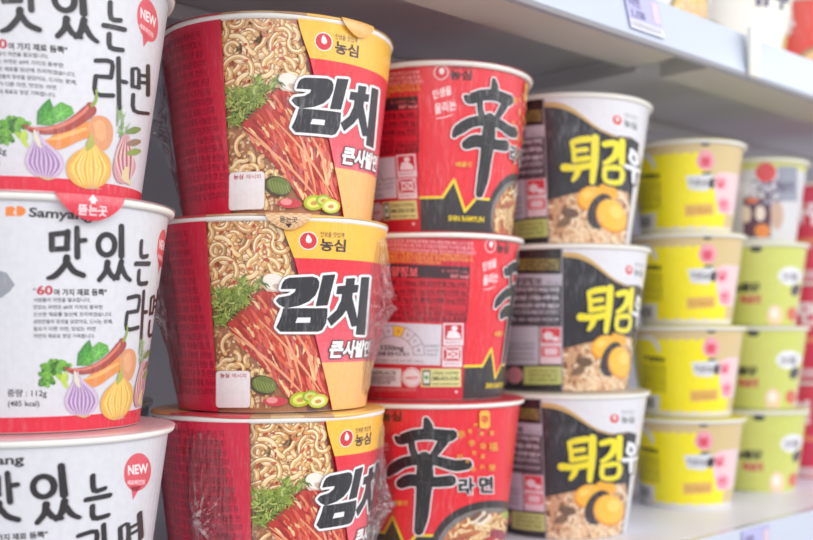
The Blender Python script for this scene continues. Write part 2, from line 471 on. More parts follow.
    F.oval(f, 340, 505, 30, 12, (202, 60, 72)); F.up(); F.oval(f, 332, 502, 14, 8, (238, 150, 150)); F.up()
    for (x, y, r, c1, c2) in ((400, 500, 26, (176, 186, 30), (222, 226, 96)), (424, 492, 20, (150, 170, 40), (206, 216, 110)), (443, 504, 24, (196, 204, 62), (238, 238, 168))):
        F.oval(f, x, y, r, r*.72, c1, -12); F.up(); F.oval(f, x, y, r*.72, r*.48, c2, -12); F.up(); F.oval(f, x, y+1, r*.34, r*.2, (206, 146, 70), -12); F.up()
    # --- printed ground over it
    W.z = F.z+.05
    f30, f143 = f(348, 40), f(384, 143)
    r_ = f(452, 408)
    edge_ = [f(352, 40), f(364, 90), f(386, 146), f(412, 250), f(452, 408), f(478, 530)]
    def edge_th(v):
        for a, b in zip(edge_[:-1], edge_[1:]):
            if a[1] >= v >= b[1]: return a[0]+(b[0]-a[0])*(a[1]-v)/(a[1]-b[1])
        return edge_[0][0] if v > edge_[0][1] else edge_[-1][0]
    def band(v0, v1, col):
        W.poly(deg, [(edge_th(v0), v0*1000), (130, v0*1000), (130, v1*1000), (edge_th(v1), v1*1000)], col)
    vY = f(386, 146)[1]; vO = f(452, 408)[1]
    n = 10; tp = .1092
    for i in range(3): band(tp-(tp-vY)*i/3, tp-(tp-vY)*(i+1)/3, (250, 190, 62))
    for i in range(n):
        t = i/(n-1); band(vY-(vY-vO)*i/n, vY-(vY-vO)*(i+1)/n, (228+4*t, 38+62*t, 56+58*t))
    band(vO, .0004, (246, 186, 112))
    W.poly(deg, [(-140, 0.4), (-25.2, 0.4), (-24.6, top), (-140, top)], (208, 22, 60)); W.up(.01)
    W.poly(deg, [(-28.2, 0.4), (-25.2, 0.4), (-24.6, top), (-27.6, top)], (206, 26, 56)); W.up(.01)
    for a, b in ((-140, -110),): W.poly(deg, [(a, .4), (b, .4), (b, top), (a, top)], (200, 30, 55))
    # ingredient text panel
    I = Print(k); I.z = W.z+.02
    v = 100
    while v > 7:
        g = roll(k, -108, v*.001)
        I.text(g, phrase(32), 0, 0, 4.3, (160, 10, 48), bold=.03, fit=84); v -= 5.3
    g = roll(k, -70, .103); I.up()
    I.edge(g, [(-8, -4.2), (16, -4.2), (16, 1), (-8, 1)], (150, 10, 40), .5); I.text(g, '원재료명', -6, 0, 4, (235, 120, 140), bold=.02)
    # plain white panel with the small red words above where a code was printed
    B = Print(k); B.z = W.z+.04
    def rr(P, x0, y0, x1, y1, r, col):
        pts = []
        for cx, cy, a0 in ((x1-r, y1-r, 0), (x0+r, y1-r, 90), (x0+r, y0+r, 180), (x1-r, y0+r, 270)):
            for i in range(6): a = radians(a0+i*18); pts.append((cx+r*cos(a), cy+r*sin(a)))
        P.poly(f, pts, col)
    rr(B, 197, 428, 280, 521, 9, (216, 176, 168)); B.up(.008); rr(B, 198, 429, 279, 520, 8, (238, 232, 232)); B.up(.008)
    B.text(f, '농심', 207, 445, 13, (176, 30, 44), bold=.03); B.text(f, '레시피', 236, 445, 12, (190, 60, 66), bold=.01, fit=34)
    # brand mark
    G = Print(k); G.z = W.z+.03
    logo(G, f, 420, 103, 23, (214, 40, 50), (246, 238, 236))
    G.text(f, '인생을 맛있게', 449, 92, 15, (84, 52, 34), bold=.01, fit=58, rot=3); G.text(f, '농심', 448, 125, 33, (62, 40, 34), bold=.035, fit=62, rot=3)
    # title
    T = Print(k); T.z = W.z+.06
    parts = [[(95, 318), (108, 298), (130, 288), (250, 282), (272, 290), (282, 308), (280, 338), (262, 380), (228, 412), (180, 434), (110, 448), (80, 430), (62, 410), (76, 394), (130, 384), (160, 364), (166, 344), (88, 345)],
             [(305, 275), (365, 270), (325, 432), (268, 437)],
             [(425, 292), (468, 289), (463, 327), (486, 326), (480, 362), (455, 366), (452, 392), (484, 540), (452, 548), (424, 455), (400, 490), (345, 543), (326, 506), (374, 462), (398, 410), (404, 371), (374, 372), (380, 333), (421, 330)],
             [(503, 284), (541, 284), (516, 592), (474, 590)]]
    slot = [(168, 497), (244, 496), (238, 530), (158, 532)]
    m_out = [(100, 452), (324, 452), (318, 520), (296, 566), (276, 574), (84, 574), (64, 552), (80, 500)]
    bar = [[(100, 452), (324, 452), (322, 497), (88, 498)], [(88, 497), (170, 497), (156, 532), (74, 534)], [(242, 496), (321, 496), (316, 530), (238, 532)], [(74, 531), (316, 530), (296, 566), (276, 574), (84, 574), (64, 552)]]
    for p in parts+[m_out]: T.edge(z1, p, (120, 110, 112), 36)
    T.up()
    for p in parts+[m_out]: T.edge(z1, p, (244, 240, 240), 31); 
    T.up()
    for p in parts+[m_out]: T.poly(z1, p, (244, 240, 240))
    T.up()
    for p in parts+bar: T.poly(z1, p, (38, 37, 43)); T.edge(z1, p, (38, 37, 43), 5)
    T.up()
    for i in range(46):
        p = rnd.choice(parts+bar); q = poly_in(p); xs = [a[0] for a in p]; ys = [a[1] for a in p]
        x, y = rnd.uniform(min(xs), max(xs)), rnd.uniform(min(ys), max(ys))
        if q(x, y) and q(x-6, y+24): T.line(z1, [(x, y), (x-6, y+24)], (92, 92, 98), 2, smooth=0, cap=False)
    T.up()
    th, v = f(466, 392); g = roll(k, th, v)
    T.outline_text(g, '큰사발면', .3, 0, 10.5, (246, 242, 240), (84, 70, 72), .75, bold=.045, shear=.12, fit=39)
    return dict(body=W, food_picture=F, ingredient_text=I, white_label_panel=B, brand_mark=G, title_lettering=T)

def logo(P, f, x, y, r, red, white):
    P.oval(f, x, y, r, r, white); P.up(.006); P.oval(f, x, y, r*.9, r*.9, red); P.up(.006)
    P.poly(f, [(x-r*.05, y-r*.72), (x+r*.2, y-r*.45), (x+r*.38, y-r*.1), (x+r*.3, y+r*.18), (x+r*.05, y+r*.28), (x-r*.18, y+r*.16), (x-r*.28, y-r*.08), (x-r*.2, y-r*.42)], white, dense=False); P.up(.006)

# ---------------- red spicy cup with the brushed character
def art_shin():
    k = SHIN; W = Print(k); wall(W, (228, 34, 50)); RED = (216, 34, 50)
    s1 = front_view(k, 0, 0, 380, 395, 3.724); s0 = front_view(k, 0, 0, 355, 385, 3.486)
    t7 = front_view(k, 2, 40.2, 360, 40, 2.7); fm = front_view(k, 1, 75.5, 355, 215, 2.844)
    TH = -51.3
    W.z = .03
    W.poly(deg, [(TH-120, .4), (TH, .4), (TH, 109.2), (TH-120, 109.2)], (200, 26, 50)); W.up(.01)
    # black foot with the yellow zigzag
    zz = [(TH, 31), (t7(215, 425)[0], 31), t7(246, 378), t7(274, 463), t7(304, 425), (t7(304, 425)[0]+28, t7(304, 425)[1]*1000)]
    zz = [(a, b if b > 1 else b*1000) for a, b in zz]
    vz = t7(215, 425)[1]*1000
    zz[0] = (TH, vz); zz[1] = (zz[1][0], vz); zz[4] = (zz[4][0], vz); zz[5] = (zz[5][0], vz)
    W.poly(deg, zz+[(zz[5][0], .4), (TH, .4)], (44, 38, 42)); W.up(.01)
    for a, b in zip(zz[:-1], zz[1:]): W.line(lambda x, y: (x, y*.001), [a, b], (240, 214, 40), 1.7 if a[1] == b[1] else 1.9, smooth=0); 
    W.up(.01)
    # bowl picture
    F = Print(k); F.z = W.z+.01
    bin_ = poly_in([(490+188*cos(a), 585+138*sin(a)) for a in [i*pi/20 for i in range(40)]])
    F.oval(s0, 490, 572, 222, 170, (46, 40, 42), n=60); F.up(.008); F.oval(s0, 490, 578, 202, 150, (126, 118, 114), n=60); F.up(.008)
    F.oval(s0, 490, 585, 188, 138, (196, 116, 72), n=60); F.up(.008)
    okb = lambda x, y: bin_(x, y) and x < 690 and y < 640
    for i in range(60):
        x, y = rnd.uniform(310, 660), rnd.uniform(450, 640)
        if okb(x, y): F.oval(s0, x, y, rnd.uniform(5, 12), rnd.uniform(3, 7), vary((170, 70, 50), 20), rnd.uniform(0, 180), n=8); F.up(.001)
    noodles(F, s0, okb, 120, 9, (300, 440, 680, 640), 60)
    for (x, y, rx, ry, c, r_) in ((430, 462, 34, 13, (226, 212, 190), -38), (424, 457, 26, 8, (120, 82, 62), -38), (452, 470, 30, 11, (236, 222, 200), -38), (447, 465, 22, 6, (130, 90, 68), -38), (400, 520, 44, 10, (190, 112, 70), -16), (370, 535, 44, 9, (170, 92, 60), -16), (540, 455, 30, 14, (160, 186, 90), 10), (560, 468, 20, 10, (206, 216, 140), 10), (500, 520, 30, 16, (150, 40, 60), 20), (470, 540, 22, 12, (176, 50, 60), -20), (600, 500, 36, 26, (244, 236, 220), 0), (600, 500, 18, 14, (240, 176, 60), 0)):
        F.oval(s0, x, y, rx, ry, c, r_); F.up(.005)
    # the character, brushed
    T = Print(k); T.z = F.z+.03
    strokes = [[(176, 92, 18), (182, 112, 30), (186, 140, 34)],
               [(66, 158, 14), (84, 166, 34), (130, 150, 36), (190, 145, 36), (250, 152, 40), (272, 148, 34)],
               [(122, 168, 22), (126, 200, 22), (136, 228, 24)], [(240, 170, 34), (222, 198, 28), (200, 230, 22)],
               [(40, 296, 16), (54, 276, 34), (96, 250, 34), (160, 240, 32), (220, 246, 32), (280, 262, 36), (326, 258, 34)],
               [(86, 328, 34), (118, 316, 40), (180, 322, 34), (230, 322, 34), (266, 318, 36)],
               [(170, 235, 44), (172, 300, 54), (166, 380, 46), (160, 450, 42), (150, 504, 30)]]
    for ww, col in ((9, (244, 236, 238)), (0, (22, 21, 24))):
        for st in strokes: T.line(s1, [(x, y, w*1.2+ww) for x, y, w in st], col, smooth=5); T.up(.003)
    for i in range(60):
        st = rnd.choice(strokes); cp = catmull(st, 5); j = rnd.randrange(len(cp)-3); q = cp[j:j+4]; o = rnd.uniform(-.36, .36)
        T.line(s1, [(p[0]+o*p[2]*.7, p[1]+o*p[2]*.7) for p in q], vary((66, 64, 70), 12), 1.5, smooth=0, cap=False)
    T.up()
    T.outline_text(s1, '라', 294, 364, 66, (34, 30, 36), (242, 232, 234), 3.2, bold=.05, fit=60); T.outline_text(s1, '면', 368, 358, 64, (34, 30, 36), (242, 232, 234), 3.2, bold=.05, fit=54)
    T.text(s1, '매울신', 52, 408, 20, (232, 176, 70), bold=.03, fit=56); 
    # gold old style characters
    for (x, y, s, ch) in ((288, 160, 34, '辛'), (330, 190, 28, '辛'), (328, 140, 16, '福'), (350, 118, 16, '康'), (372, 150, 16, '壽'), (372, 200, 26, '幸'), (405, 205, 34, '福'), (344, 222, 18, '安'), (375, 235, 18, '喜'), (290, 240, 24, '味'), (320, 250, 16, '吉'), (405, 280, 26, '榮'), (338, 285, 22, '辛'), (372, 275, 18, '和'), (408, 150, 20, '寧')):
        T.text(s1, ch, x, y, s, (226, 158, 62), bold=.02)
    T.poly(s1, [(372, 66), (380, 58), (402, 58), (410, 66), (410, 118), (402, 124), (380, 124), (372, 118)], (236, 178, 66)); T.up(.01)
    T.text(s1, '辛', 376, 104, 34, (206, 40, 40), bold=.03, fit=30)
    T.text(t7, 'SHIN RAMYUN', 229, 488, 20, (240, 214, 40), bold=.03, fit=92, rot=3)
    # handwritten line and brand mark
    G = Print(k); G.z = W.z+.02
    G.text(t7, '인생을', 191, 158, 27, (250, 236, 238), bold=.02, fit=52, rot=-14, shear=.2)
    G.text(t7, '울리는', 196, 198, 30, (250, 236, 238), bold=.02, fit=58, rot=-12, shear=.2)
    G.line(t7, [(200, 212, 2), (225, 208, 3), (244, 202, 1.2)], (240, 216, 218))
    G.up(.006)
    G.oval(t7, 213, 88, 20, 20, (240, 220, 220)); G.up(.004); G.oval(t7, 213, 88, 17.5, 17.5, (214, 34, 50)); G.up(.004); G.oval(t7, 215, 84, 7, 9, (240, 226, 226)); G.up(.004)
    G.text(t7, '인생을 맛있게', 238, 78, 12, (60, 26, 32), bold=.01, fit=56, rot=3); G.text(t7, '농심', 236, 104, 28, (48, 22, 28), bold=.04, fit=58, rot=3)
    # information side
    I = Print(k); I.z = W.z+.02
    for i in range(3): I.text(fm, phrase(34), 60+4*i, 74+13*i, 11.5, (240, 170, 176), bold=.015, fit=282, rot=2.5)
    for i in range(3): I.text(fm, phrase(32), 62, 110+11*i, 11, (238, 160, 70), bold=.02, fit=278-90*(i == 2), rot=2.5)
    I.poly(fm, [(76, 137), (332, 148), (330, 184), (76, 176)], (58, 30, 40)); I.up(.008)
    I.text(fm, '영양정보', 80, 170, 30, (230, 96, 104), bold=.04, fit=104, rot=2)
    I.text(fm, '총 내용량 114g', 250, 163, 11, (214, 90, 100), fit=76, rot=2); I.text(fm, '507 kcal', 276, 178, 13, (238, 130, 136), bold=.03, fit=52, rot=2)
    I.up(.004)
    DK = (112, 14, 30)
    for y in (176, 201, 226, 249, 268): I.line(fm, [(76, y), (328, y+6)], DK, 1.8, smooth=0)
    I.line(fm, [(77, 176), (78, 298)], DK, 3, smooth=0); I.line(fm, [(330, 184), (321, 302)], DK, 3, smooth=0); I.line(fm, [(77, 297), (321, 303)], DK, 3, smooth=0)
    I.up(.004)
    for y, t, c in ((196, '나트륨 1,550mg 78% 탄수화물 78g 24%', DK), (220, '당류 6g 6% 지방 17g 31% 트랜스지방 0g', DK), (243, '포화지방 8g 53% 콜레스테롤 5mg 미만', DK), (263, '단백질 10g 18% 칼슘 151mg 21%', (130, 20, 36)), (281, '1일 영양성분 기준치에 대한 비율(%)은', DK), (294, '2,000kcal 기준이므로 개인의 필요 열량에', DK)):
        I.text(fm, t, 84, y, 15 if y < 260 else 12, c, bold=.035, fit=236 if y < 250 or y > 270 else 170, rot=1.6)
    I.poly(fm, [(20, 302), (252, 312), (248, 428), (20, 420)], (214, 212, 222)); I.up(.006)
    for i in range(8):
        a0, a1 = radians(180-i*22.5), radians(180-i*22.5-22.5)
        sg = [(114+90*cos(a0), 398-84*sin(a0)), (114+90*cos(a1), 398-84*sin(a1)), (114+58*cos(a1), 398-54*sin(a1)), (114+58*cos(a0), 398-54*sin(a0))]
        if i == 4: I.poly(fm, sg, (240, 200, 60))
    I.up(.004)
    for i in range(9):
        a0 = radians(180-i*22.5); a1 = radians(180-i*22.5-22.5)
        I.line(fm, [(114+90*cos(a0), 398-84*sin(a0)), (114+58*cos(a0), 398-54*sin(a0))], (110, 104, 120), 1.6, smooth=0)
        if i < 8:
            am = (a0+a1)/2
            I.text(fm, str(i+1), 114+74*cos(am), 402-69*sin(am), 12, (70, 64, 80), anchor='c', bold=.02)
            for r_, q in ((90, 84), (58, 54)): I.line(fm, [(114+r_*cos(a0), 398-q*sin(a0)), (114+r_*cos(am), 398-q*sin(am)), (114+r_*cos(a1), 398-q*sin(a1))], (110, 104, 120), 1.6, smooth=0)
    I.text(fm, '1550mg', 80, 384, 20, (50, 40, 60), bold=.03, fit=64, rot=1); I.text(fm, '나트륨 함량 비교 표시', 66, 399, 13, (50, 40, 60), bold=.03, fit=92, rot=1)
    I.text(fm, '비슷한 유형 제품의 나트륨 평균 함량 1640mg', 30, 417, 10, (110, 100, 120), fit=170, rot=1)
    I.text(fm, '김치사발면', 203, 376, 9, (60, 50, 70), fit=40); I.text(fm, '유탕면류', 208, 389, 9, (120, 110, 130), fit=34); I.text(fm, '국물형', 208, 401, 9, (120, 110, 130), fit=30)
    I.up(.004)
    for (x0, y0, x1, y1) in ((256, 308, 313, 371), (253, 374, 309, 432)):
        I.rect(fm, x0, y0, x1, y1, (238, 220, 226)); I.up(.005); I.rect(fm, x0+4, y0+4, x1-4, y1-17, (196, 40, 60)); I.up(.005)
        I.text(fm, '화상주의' if y0 < 350 else '전자레인지', x0+6, y1-5, 10, (150, 40, 60), fit=42)
    I.oval(fm, 288, 322, 9, 7, (240, 226, 230)); I.poly(fm, [(264, 350), (272, 330), (290, 328), (304, 340), (306, 352)], (240, 226, 230)); I.rect(fm, 266, 384, 300, 408, (240, 226, 230)); I.up(.005)
    I.rect(fm, 270, 388, 296, 404, (196, 40, 60)); I.up(.004); I.line(fm, [(262, 381), (304, 411)], (240, 226, 230), 3.5, smooth=0); I.line(fm, [(304, 381), (262, 411)], (240, 226, 230), 3.5, smooth=0)
    I.poly(fm, [(44, 434), (137, 438), (136, 489), (44, 485)], (224, 222, 226)); I.oval(fm, 28, 464, 24, 26, (96, 150, 206)); I.oval(fm, 167, 462, 28, 28, (232, 220, 224)); I.rect(fm, 193, 437, 306, 489, (222, 220, 150)); I.up(.005)
    I.oval(fm, 28, 464, 14, 15, (220, 228, 240)); I.edge(fm, [(167+24*cos(a), 462+24*sin(a)) for a in [i*pi/9 for i in range(18)]], (206, 60, 76), 1.6)
    I.text(fm, 'REPLACE', 52, 454, 15, (70, 90, 66), bold=.02, fit=70)
    for i in range(3): I.text(fm, phrase(16), 52, 464+8*i, 8, (80, 70, 80), bold=.03, fit=68-14*(i == 2))
    I.text(fm, 'HACCP', 150, 467, 11, (206, 40, 60), bold=.04, fit=34)
    I.rect(fm, 197, 441, 220, 485, (60, 56, 56)); I.up(.004); I.rect(fm, 200, 446, 217, 479, (220, 228, 214)); I.up(.003); I.oval(fm, 208, 462, 6, 6, (70, 160, 80))
    I.text(fm, '고객상담 수신자부담', 224, 454, 12, (70, 84, 36), bold=.02, fit=76); I.text(fm, '080-023-5181', 224, 470, 15, (50, 70, 40), bold=.03, fit=76); I.text(fm, 'www.nongshim.com', 224, 483, 10, (70, 90, 50), bold=.02, fit=76)
    I.text(fm, phrase(22), 60, 500, 9, (240, 180, 186), fit=120); I.oval(fm, 293, 503, 4, 4, (236, 210, 214))
    return dict(body=W, food_picture=F, information_text=I, brand_mark=G, title_lettering=T)

# ---------------- black cup with yellow title
def art_black():
    k = BLK; W = Print(k); wall(W, (36, 33, 42))
    b0 = front_view(k, 0, 0, 490, 380, 3.376); bm_ = front_view(k, 1, 13, 490, 235, 3.27)
    TH = -22.5
    F = Print(k); F.z = .05
    reg = [b0(188, 398), b0(250, 384), b0(330, 366), b0(400, 352), b0(466, 350), b0(466, 520), (40, .0004), (TH, .0004)]
    F.poly(deg, [(a, b*1000) for a, b in reg], (206, 160, 120)) ; F.up(.006)
    ins = poly_in([(190, 400), (250, 388), (330, 370), (466, 356), (466, 560), (190, 560)])
    for i in range(90):
        x, y = rnd.uniform(190, 460), rnd.uniform(380, 560)
        if ins(x, y): F.oval(b0, x, y, rnd.uniform(4, 12), rnd.uniform(3, 7), vary((140, 84, 60), 22), rnd.uniform(0, 180), n=8); F.up(.001)
    noodles(F, b0, ins, 95, 9, (190, 375, 466, 560), 60, cols=[(240, 202, 156), (232, 184, 134), (246, 218, 180)], hi=(252, 240, 214))
    for (x, y, rx, ry, c, r_) in ((340, 392, 50, 40, (222, 140, 30), -20), (342, 388, 46, 35, (246, 182, 56), -20), (400, 362, 34, 22, (240, 172, 50), 20), (372, 430, 40, 62, (50, 40, 44), 25), (408, 440, 52, 54, (224, 142, 36), -30), (410, 436, 47, 49, (248, 188, 62), -30), (424, 424, 22, 20, (252, 208, 100), -30), (326, 380, 18, 12, (252, 206, 96), -20), (270, 440, 30, 16, (110, 84, 62), 10), (250, 470, 24, 14, (130, 100, 76), -20)):
        F.oval(b0, x, y, rx, ry, c, r_); F.up(.004)
    W.z = F.z+.03
    def D(a): return (a[0], a[1]*1000)
    cur = [(188, 84), (225, 86), (262, 96), (300, 118), (340, 146), (380, 168), (425, 180), (470, 174)]
    cm = catmull(cur, 4); end = b0(470, 174)
    W.poly(deg, [D(b0(*p)) for p in cm]+[(end[0]+14, end[1]*1000-3), (end[0]+14, .4), (150, .4), (150, 109), (TH, 109)], (222, 220, 226)); W.up(.01)
    W.line(b0, [(188, 84, 16), (225, 88, 17), (262, 100, 15), (300, 122, 11), (340, 150, 8), (380, 172, 6), (425, 184, 4), (470, 178, 2)], (206, 168, 104)); W.up(.01)
    W.poly(deg, [(TH-130, .4), (TH, .4), (TH, 109.2), (TH-130, 109.2)], (32, 29, 36)); W.up(.01)
    W.line(lambda x, y: (x, y), [(TH, .001), (TH, .108)], (150, 148, 158), .9, smooth=0, cap=False); W.up(.01)
    T = Print(k); T.z = W.z+.02
    st = [[(278, 212, 15), (300, 205, 18), (334, 200, 18)], [(276, 212, 13), (282, 240, 14), (284, 268, 14)], [(284, 240, 13), (324, 234, 15)], [(284, 270, 15), (330, 262, 16)], [(250, 292, 22), (290, 294, 18), (344, 284, 18)], [(300, 292, 17), (292, 316, 17), (280, 334, 10)], [(354, 196, 22), (352, 260, 22), (344, 338, 16)],
          [(384, 214, 16), (424, 206, 18), (422, 240, 18), (404, 262, 15), (384, 274, 11)], [(444, 194, 18), (442, 264, 17)], [(386, 290, 14), (440, 284, 15), (436, 326, 14), (388, 330, 14), (386, 290, 14)]]
    for ww, col in ((13, (40, 36, 44)), (0, (238, 222, 34))):
        for q in st: T.line(b0, [(x, y, w*1.18+ww) for x, y, w in q], col, smooth=3); T.up(.003)
    st2 = [[(474, 214, 12), (488, 222, 14), (494, 240, 12), (482, 252, 12), (470, 240, 12), (474, 222, 10)], [(456, 270, 13), (510, 262, 13)], [(482, 268, 13), (480, 310, 10)]]
    for q in st2: T.line(b0, [(x+2, y+3, w+8) for x, y, w in q], (96, 94, 104), smooth=3)
    T.up()
    for q in st2: T.line(b0, q, (240, 240, 244), smooth=3)
    T.up()
    th, v = b0(500, 290); g = roll(k, th+7, v); T.text(g, '동', 0, 0, 17, (96, 94, 104), bold=.1); T.up(); T.text(g, '동', 0, 0, 17, (240, 240, 244), bold=.04)
    G = Print(k); G.z = W.z+.02
    logo(G, b0, 427, 130, 17, (216, 50, 62), (240, 238, 240)); G.text(b0, '인생을 맛있게', 450, 112, 11, (110, 120, 122), fit=42); G.text(b0, '농심', 450, 143, 24, (90, 98, 102), bold=.03, fit=42)
    I = Print(k); I.z = W.z+.02
    for i in range(3): I.text(bm_, phrase(22), 80, 88+13*i, 12, (176, 160, 84), bold=.03, fit=154)
    I.rect(bm_, 60, 128, 241, 166, (186, 184, 196)); I.up(.005); I.text(bm_, '영양정보', 84, 160, 26, (60, 56, 70), bold=.04, fit=92); I.text(bm_, '495 kcal', 190, 160, 12, (80, 76, 90), fit=44)
    for y in (166, 192, 218, 244, 262, 290): I.line(bm_, [(60, y), (240, y)], (150, 148, 160), 2, smooth=0)
    for y in (185, 211, 237): I.text(bm_, phrase(20), 66, y, 16, (212, 210, 220), bold=.05, fit=166)
    for y in (257, 281): I.text(bm_, phrase(22), 66, y, 13, (190, 188, 200), bold=.04, fit=166)
    I.rect(bm_, 20, 298, 166, 424, (200, 198, 212)); I.rect(bm_, 170, 300, 239, 422, (232, 206, 214)); I.rect(bm_, 16, 430, 62, 488, (196, 194, 206)); I.oval(bm_, 88, 458, 27, 27, (226, 150, 164)); I.rect(bm_, 117, 430, 239, 488, (198, 204, 120)); I.up(.006)
    I.oval(bm_, 40, 336, 16, 14, (232, 196, 60)); I.rect(bm_, 174, 304, 235, 352, (216, 60, 76)); I.rect(bm_, 174, 364, 235, 398, (222, 90, 104)); I.up(.005)
    I.oval(bm_, 196, 330, 16, 14, (240, 224, 230)); I.oval(bm_, 220, 340, 12, 8, (240, 224, 230)); I.rect(bm_, 184, 370, 226, 392, (240, 210, 218)); 
    for y in (360, 374, 392, 408): I.text(bm_, phrase(14), 40, y, 10, (110, 104, 124), bold=.02, fit=112)
    for y in (448, 463, 478): I.text(bm_, phrase(12), 134, y, 11, (100, 110, 60), bold=.03, fit=94)
    return dict(body=W, food_picture=F, information_text=I, brand_mark=G, title_lettering=T)

# ---------------- white cup with vegetables
def art_veg():
    k = SAM; W = Print(k); wall(W, (216, 215, 221))
    m2 = front_view(k, 1, 0, 0, 180, 2.161); z5 = front_view(k, 1, 0, 0, 270, 3.6); t1 = front_view(k, 2, -18, 0, 0, 2.572); z6 = front_view(k, 2, -18, 0, 120, 5.08); z0 = front_view(k, 2, -18, 0, 0, 4.908); l3 = front_view(k, 0, -26, 0, 400, 3.856)
    W.z = .03
    W.poly(deg, [(-180, .4), (179.9, .4), (179.9, 7.6), (-180, 7.6)], (218, 36, 62)); W.up(.01)
    INK = (34, 29, 34)
    T = Print(k); T.z = .08
    A = [  # strokes in the middle cup's view (맛 있) and the upper cup's view (는 라 면)
        (m2, [[(112, 118, 9), (112, 150, 9)], [(110, 118, 8), (146, 114, 8)], [(146, 112, 9), (144, 148, 9)], [(112, 150, 8), (146, 148, 8)], [(166, 104, 8), (167, 166, 9)], [(166, 132, 8), (184, 130, 7)], [(144, 168, 11), (140, 184, 9), (120, 206, 9), (104, 212, 6)], [(142, 172, 9), (158, 196, 9), (180, 206, 8)]]),
        (m2, [[(230+18*cos(a), 140+22*sin(a), 8) for a in [i*pi/6 for i in range(13)]], [(262, 100, 8), (262, 164, 9)], [(232, 178, 9), (228, 198, 8), (214, 216, 7)], [(230, 184, 7), (240, 206, 8), (254, 212, 7)], [(262, 176, 8), (256, 200, 8), (246, 214, 6)], [(262, 186, 7), (270, 206, 7), (280, 216, 6)]]),
        (z0, [[(540, 12, 17), (545, 90, 17), (590, 100, 16)], [(508, 124, 17), (610, 146, 17)], [(535, 168, 17), (540, 232, 17), (600, 246, 16)]]),
        (t1, [[(246, 156, 8), (287, 160, 8), (285, 198, 8)], [(246, 196, 7), (285, 199, 8)], [(246, 196, 8), (246, 240, 8), (290, 246, 8)], [(304, 150, 8), (306, 278, 8)], [(304, 208, 8), (324, 212, 7)]]),
        (t1, [[(340, 178, 7), (340, 222, 7)], [(340, 178, 6), (356, 180, 6), (356, 226, 7)], [(340, 222, 6), (358, 226, 6)], [(380, 170, 7), (380, 244, 7)], [(362, 194, 6), (378, 196, 6)], [(362, 212, 6), (378, 214, 6)], [(342, 244, 7), (344, 284, 7), (380, 292, 6)]])]
    for ww, col, dx in ((3.2, (196, 192, 198), 1.2), (0, INK, 0)):
        for fr, sts in A:
            sc = 1.9 if fr is z0 else 1
            for q in sts: T.line(fr, [(x+dx*sc, y+dx*sc, w*1.5+ww*sc) for x, y, w in q], col, smooth=3)
        T.up(.008)
    # maker's mark
    G = Print(k); G.z = .08
    g = m2
    G.poly(g, [(12, 58), (28, 57), (34, 64), (28, 70), (34, 78), (12, 78)], (236, 130, 50)); G.poly(g, [(36, 56), (46, 57), (54, 62), (56, 68), (53, 74), (45, 78), (35, 78)], (236, 130, 50))
    G.text(g, 'Samyang', 62, 79, 28, (46, 40, 48), bold=.03, fit=138, rot=3)
    G.oval(l3, 530, 278, 52, 74, (222, 84, 98), 8); G.poly(l3, [(505, 335), (545, 330), (512, 385)], (222, 84, 98)); G.up(.006)
    G.text(l3, 'NEW', 494, 288, 50, (244, 234, 236), bold=.03, fit=78, rot=-6, shear=.1); G.text(l3, '새로워진맛', 490, 326, 20, (244, 220, 224), bold=.02, fit=70, rot=-2)
    I = Print(k); I.z = .08
    I.text(z5, '"', 120, 90, 34, (60, 54, 60)); I.text(z5, '60', 132, 88, 44, (192, 34, 54), bold=.03, fit=58)
    I.text(z5, '여 가지 재료 듬뿍"', 194, 90, 26, (46, 40, 46), bold=.03, fit=190)
    for i, (t, w) in enumerate((('사람들이 자연을 필요합니다.', 206), ('맛있는 라면은 60여 가지의 풍부한', 250), ('신선한 재료를 엄선해 조미하였습니다.', 284), ('삼양만들의 정성을 담았어요, 드시는 분께,', 286), ('필요가 다른 라면, 맛있는 라면', 224), ('자연의 재료로 영양 가득합니다.', 222))):
        I.text(z5, t, 120, 114+26*i, 17, (84, 78, 84), bold=.015, fit=w)
    I.text(z5, '중량 : 112g', 26, 454, 30, (48, 44, 50), bold=.015, fit=142); I.text(z5, '(485 kcal)', 28, 490, 27, (48, 44, 50), bold=.015, fit=114)
    I.poly(m2, [(-6, 195), (14, 200), (32, 226), (22, 240), (4, 254), (-8, 256)], (150, 152, 160))
    # vegetables
    F = Print(k); F.z = .08; z = z5
    def blobs(fr, pts, n, r, cols, sp):
        for i in range(n):
            x, y = rnd.choice(pts); x += rnd.uniform(-sp, sp); y += rnd.uniform(-sp, sp)*.8
            F.oval(fr, x, y, rnd.uniform(.5, 1)*r, rnd.uniform(.5, .9)*r, vary(rnd.choice(cols), 8), rnd.uniform(0, 90), n=9); F.up(.0012)
    # broccoli
    F.line(z, [(242, 378, 8), (235, 400, 16), (215, 380, 26), (195, 360, 20)], (164, 196, 70)); F.up(); F.line(z, [(240, 420, 14), (228, 396, 20), (236, 372, 12)], (190, 212, 84)); F.up()
    bp = [(165, 352), (190, 336), (220, 338), (240, 350), (155, 378), (158, 405), (180, 395), (205, 360), (182, 368)]
    blobs(z, bp, 190, 11, [(66, 124, 40), (96, 158, 52), (128, 184, 70), (52, 104, 36), (110, 170, 60)], 13)
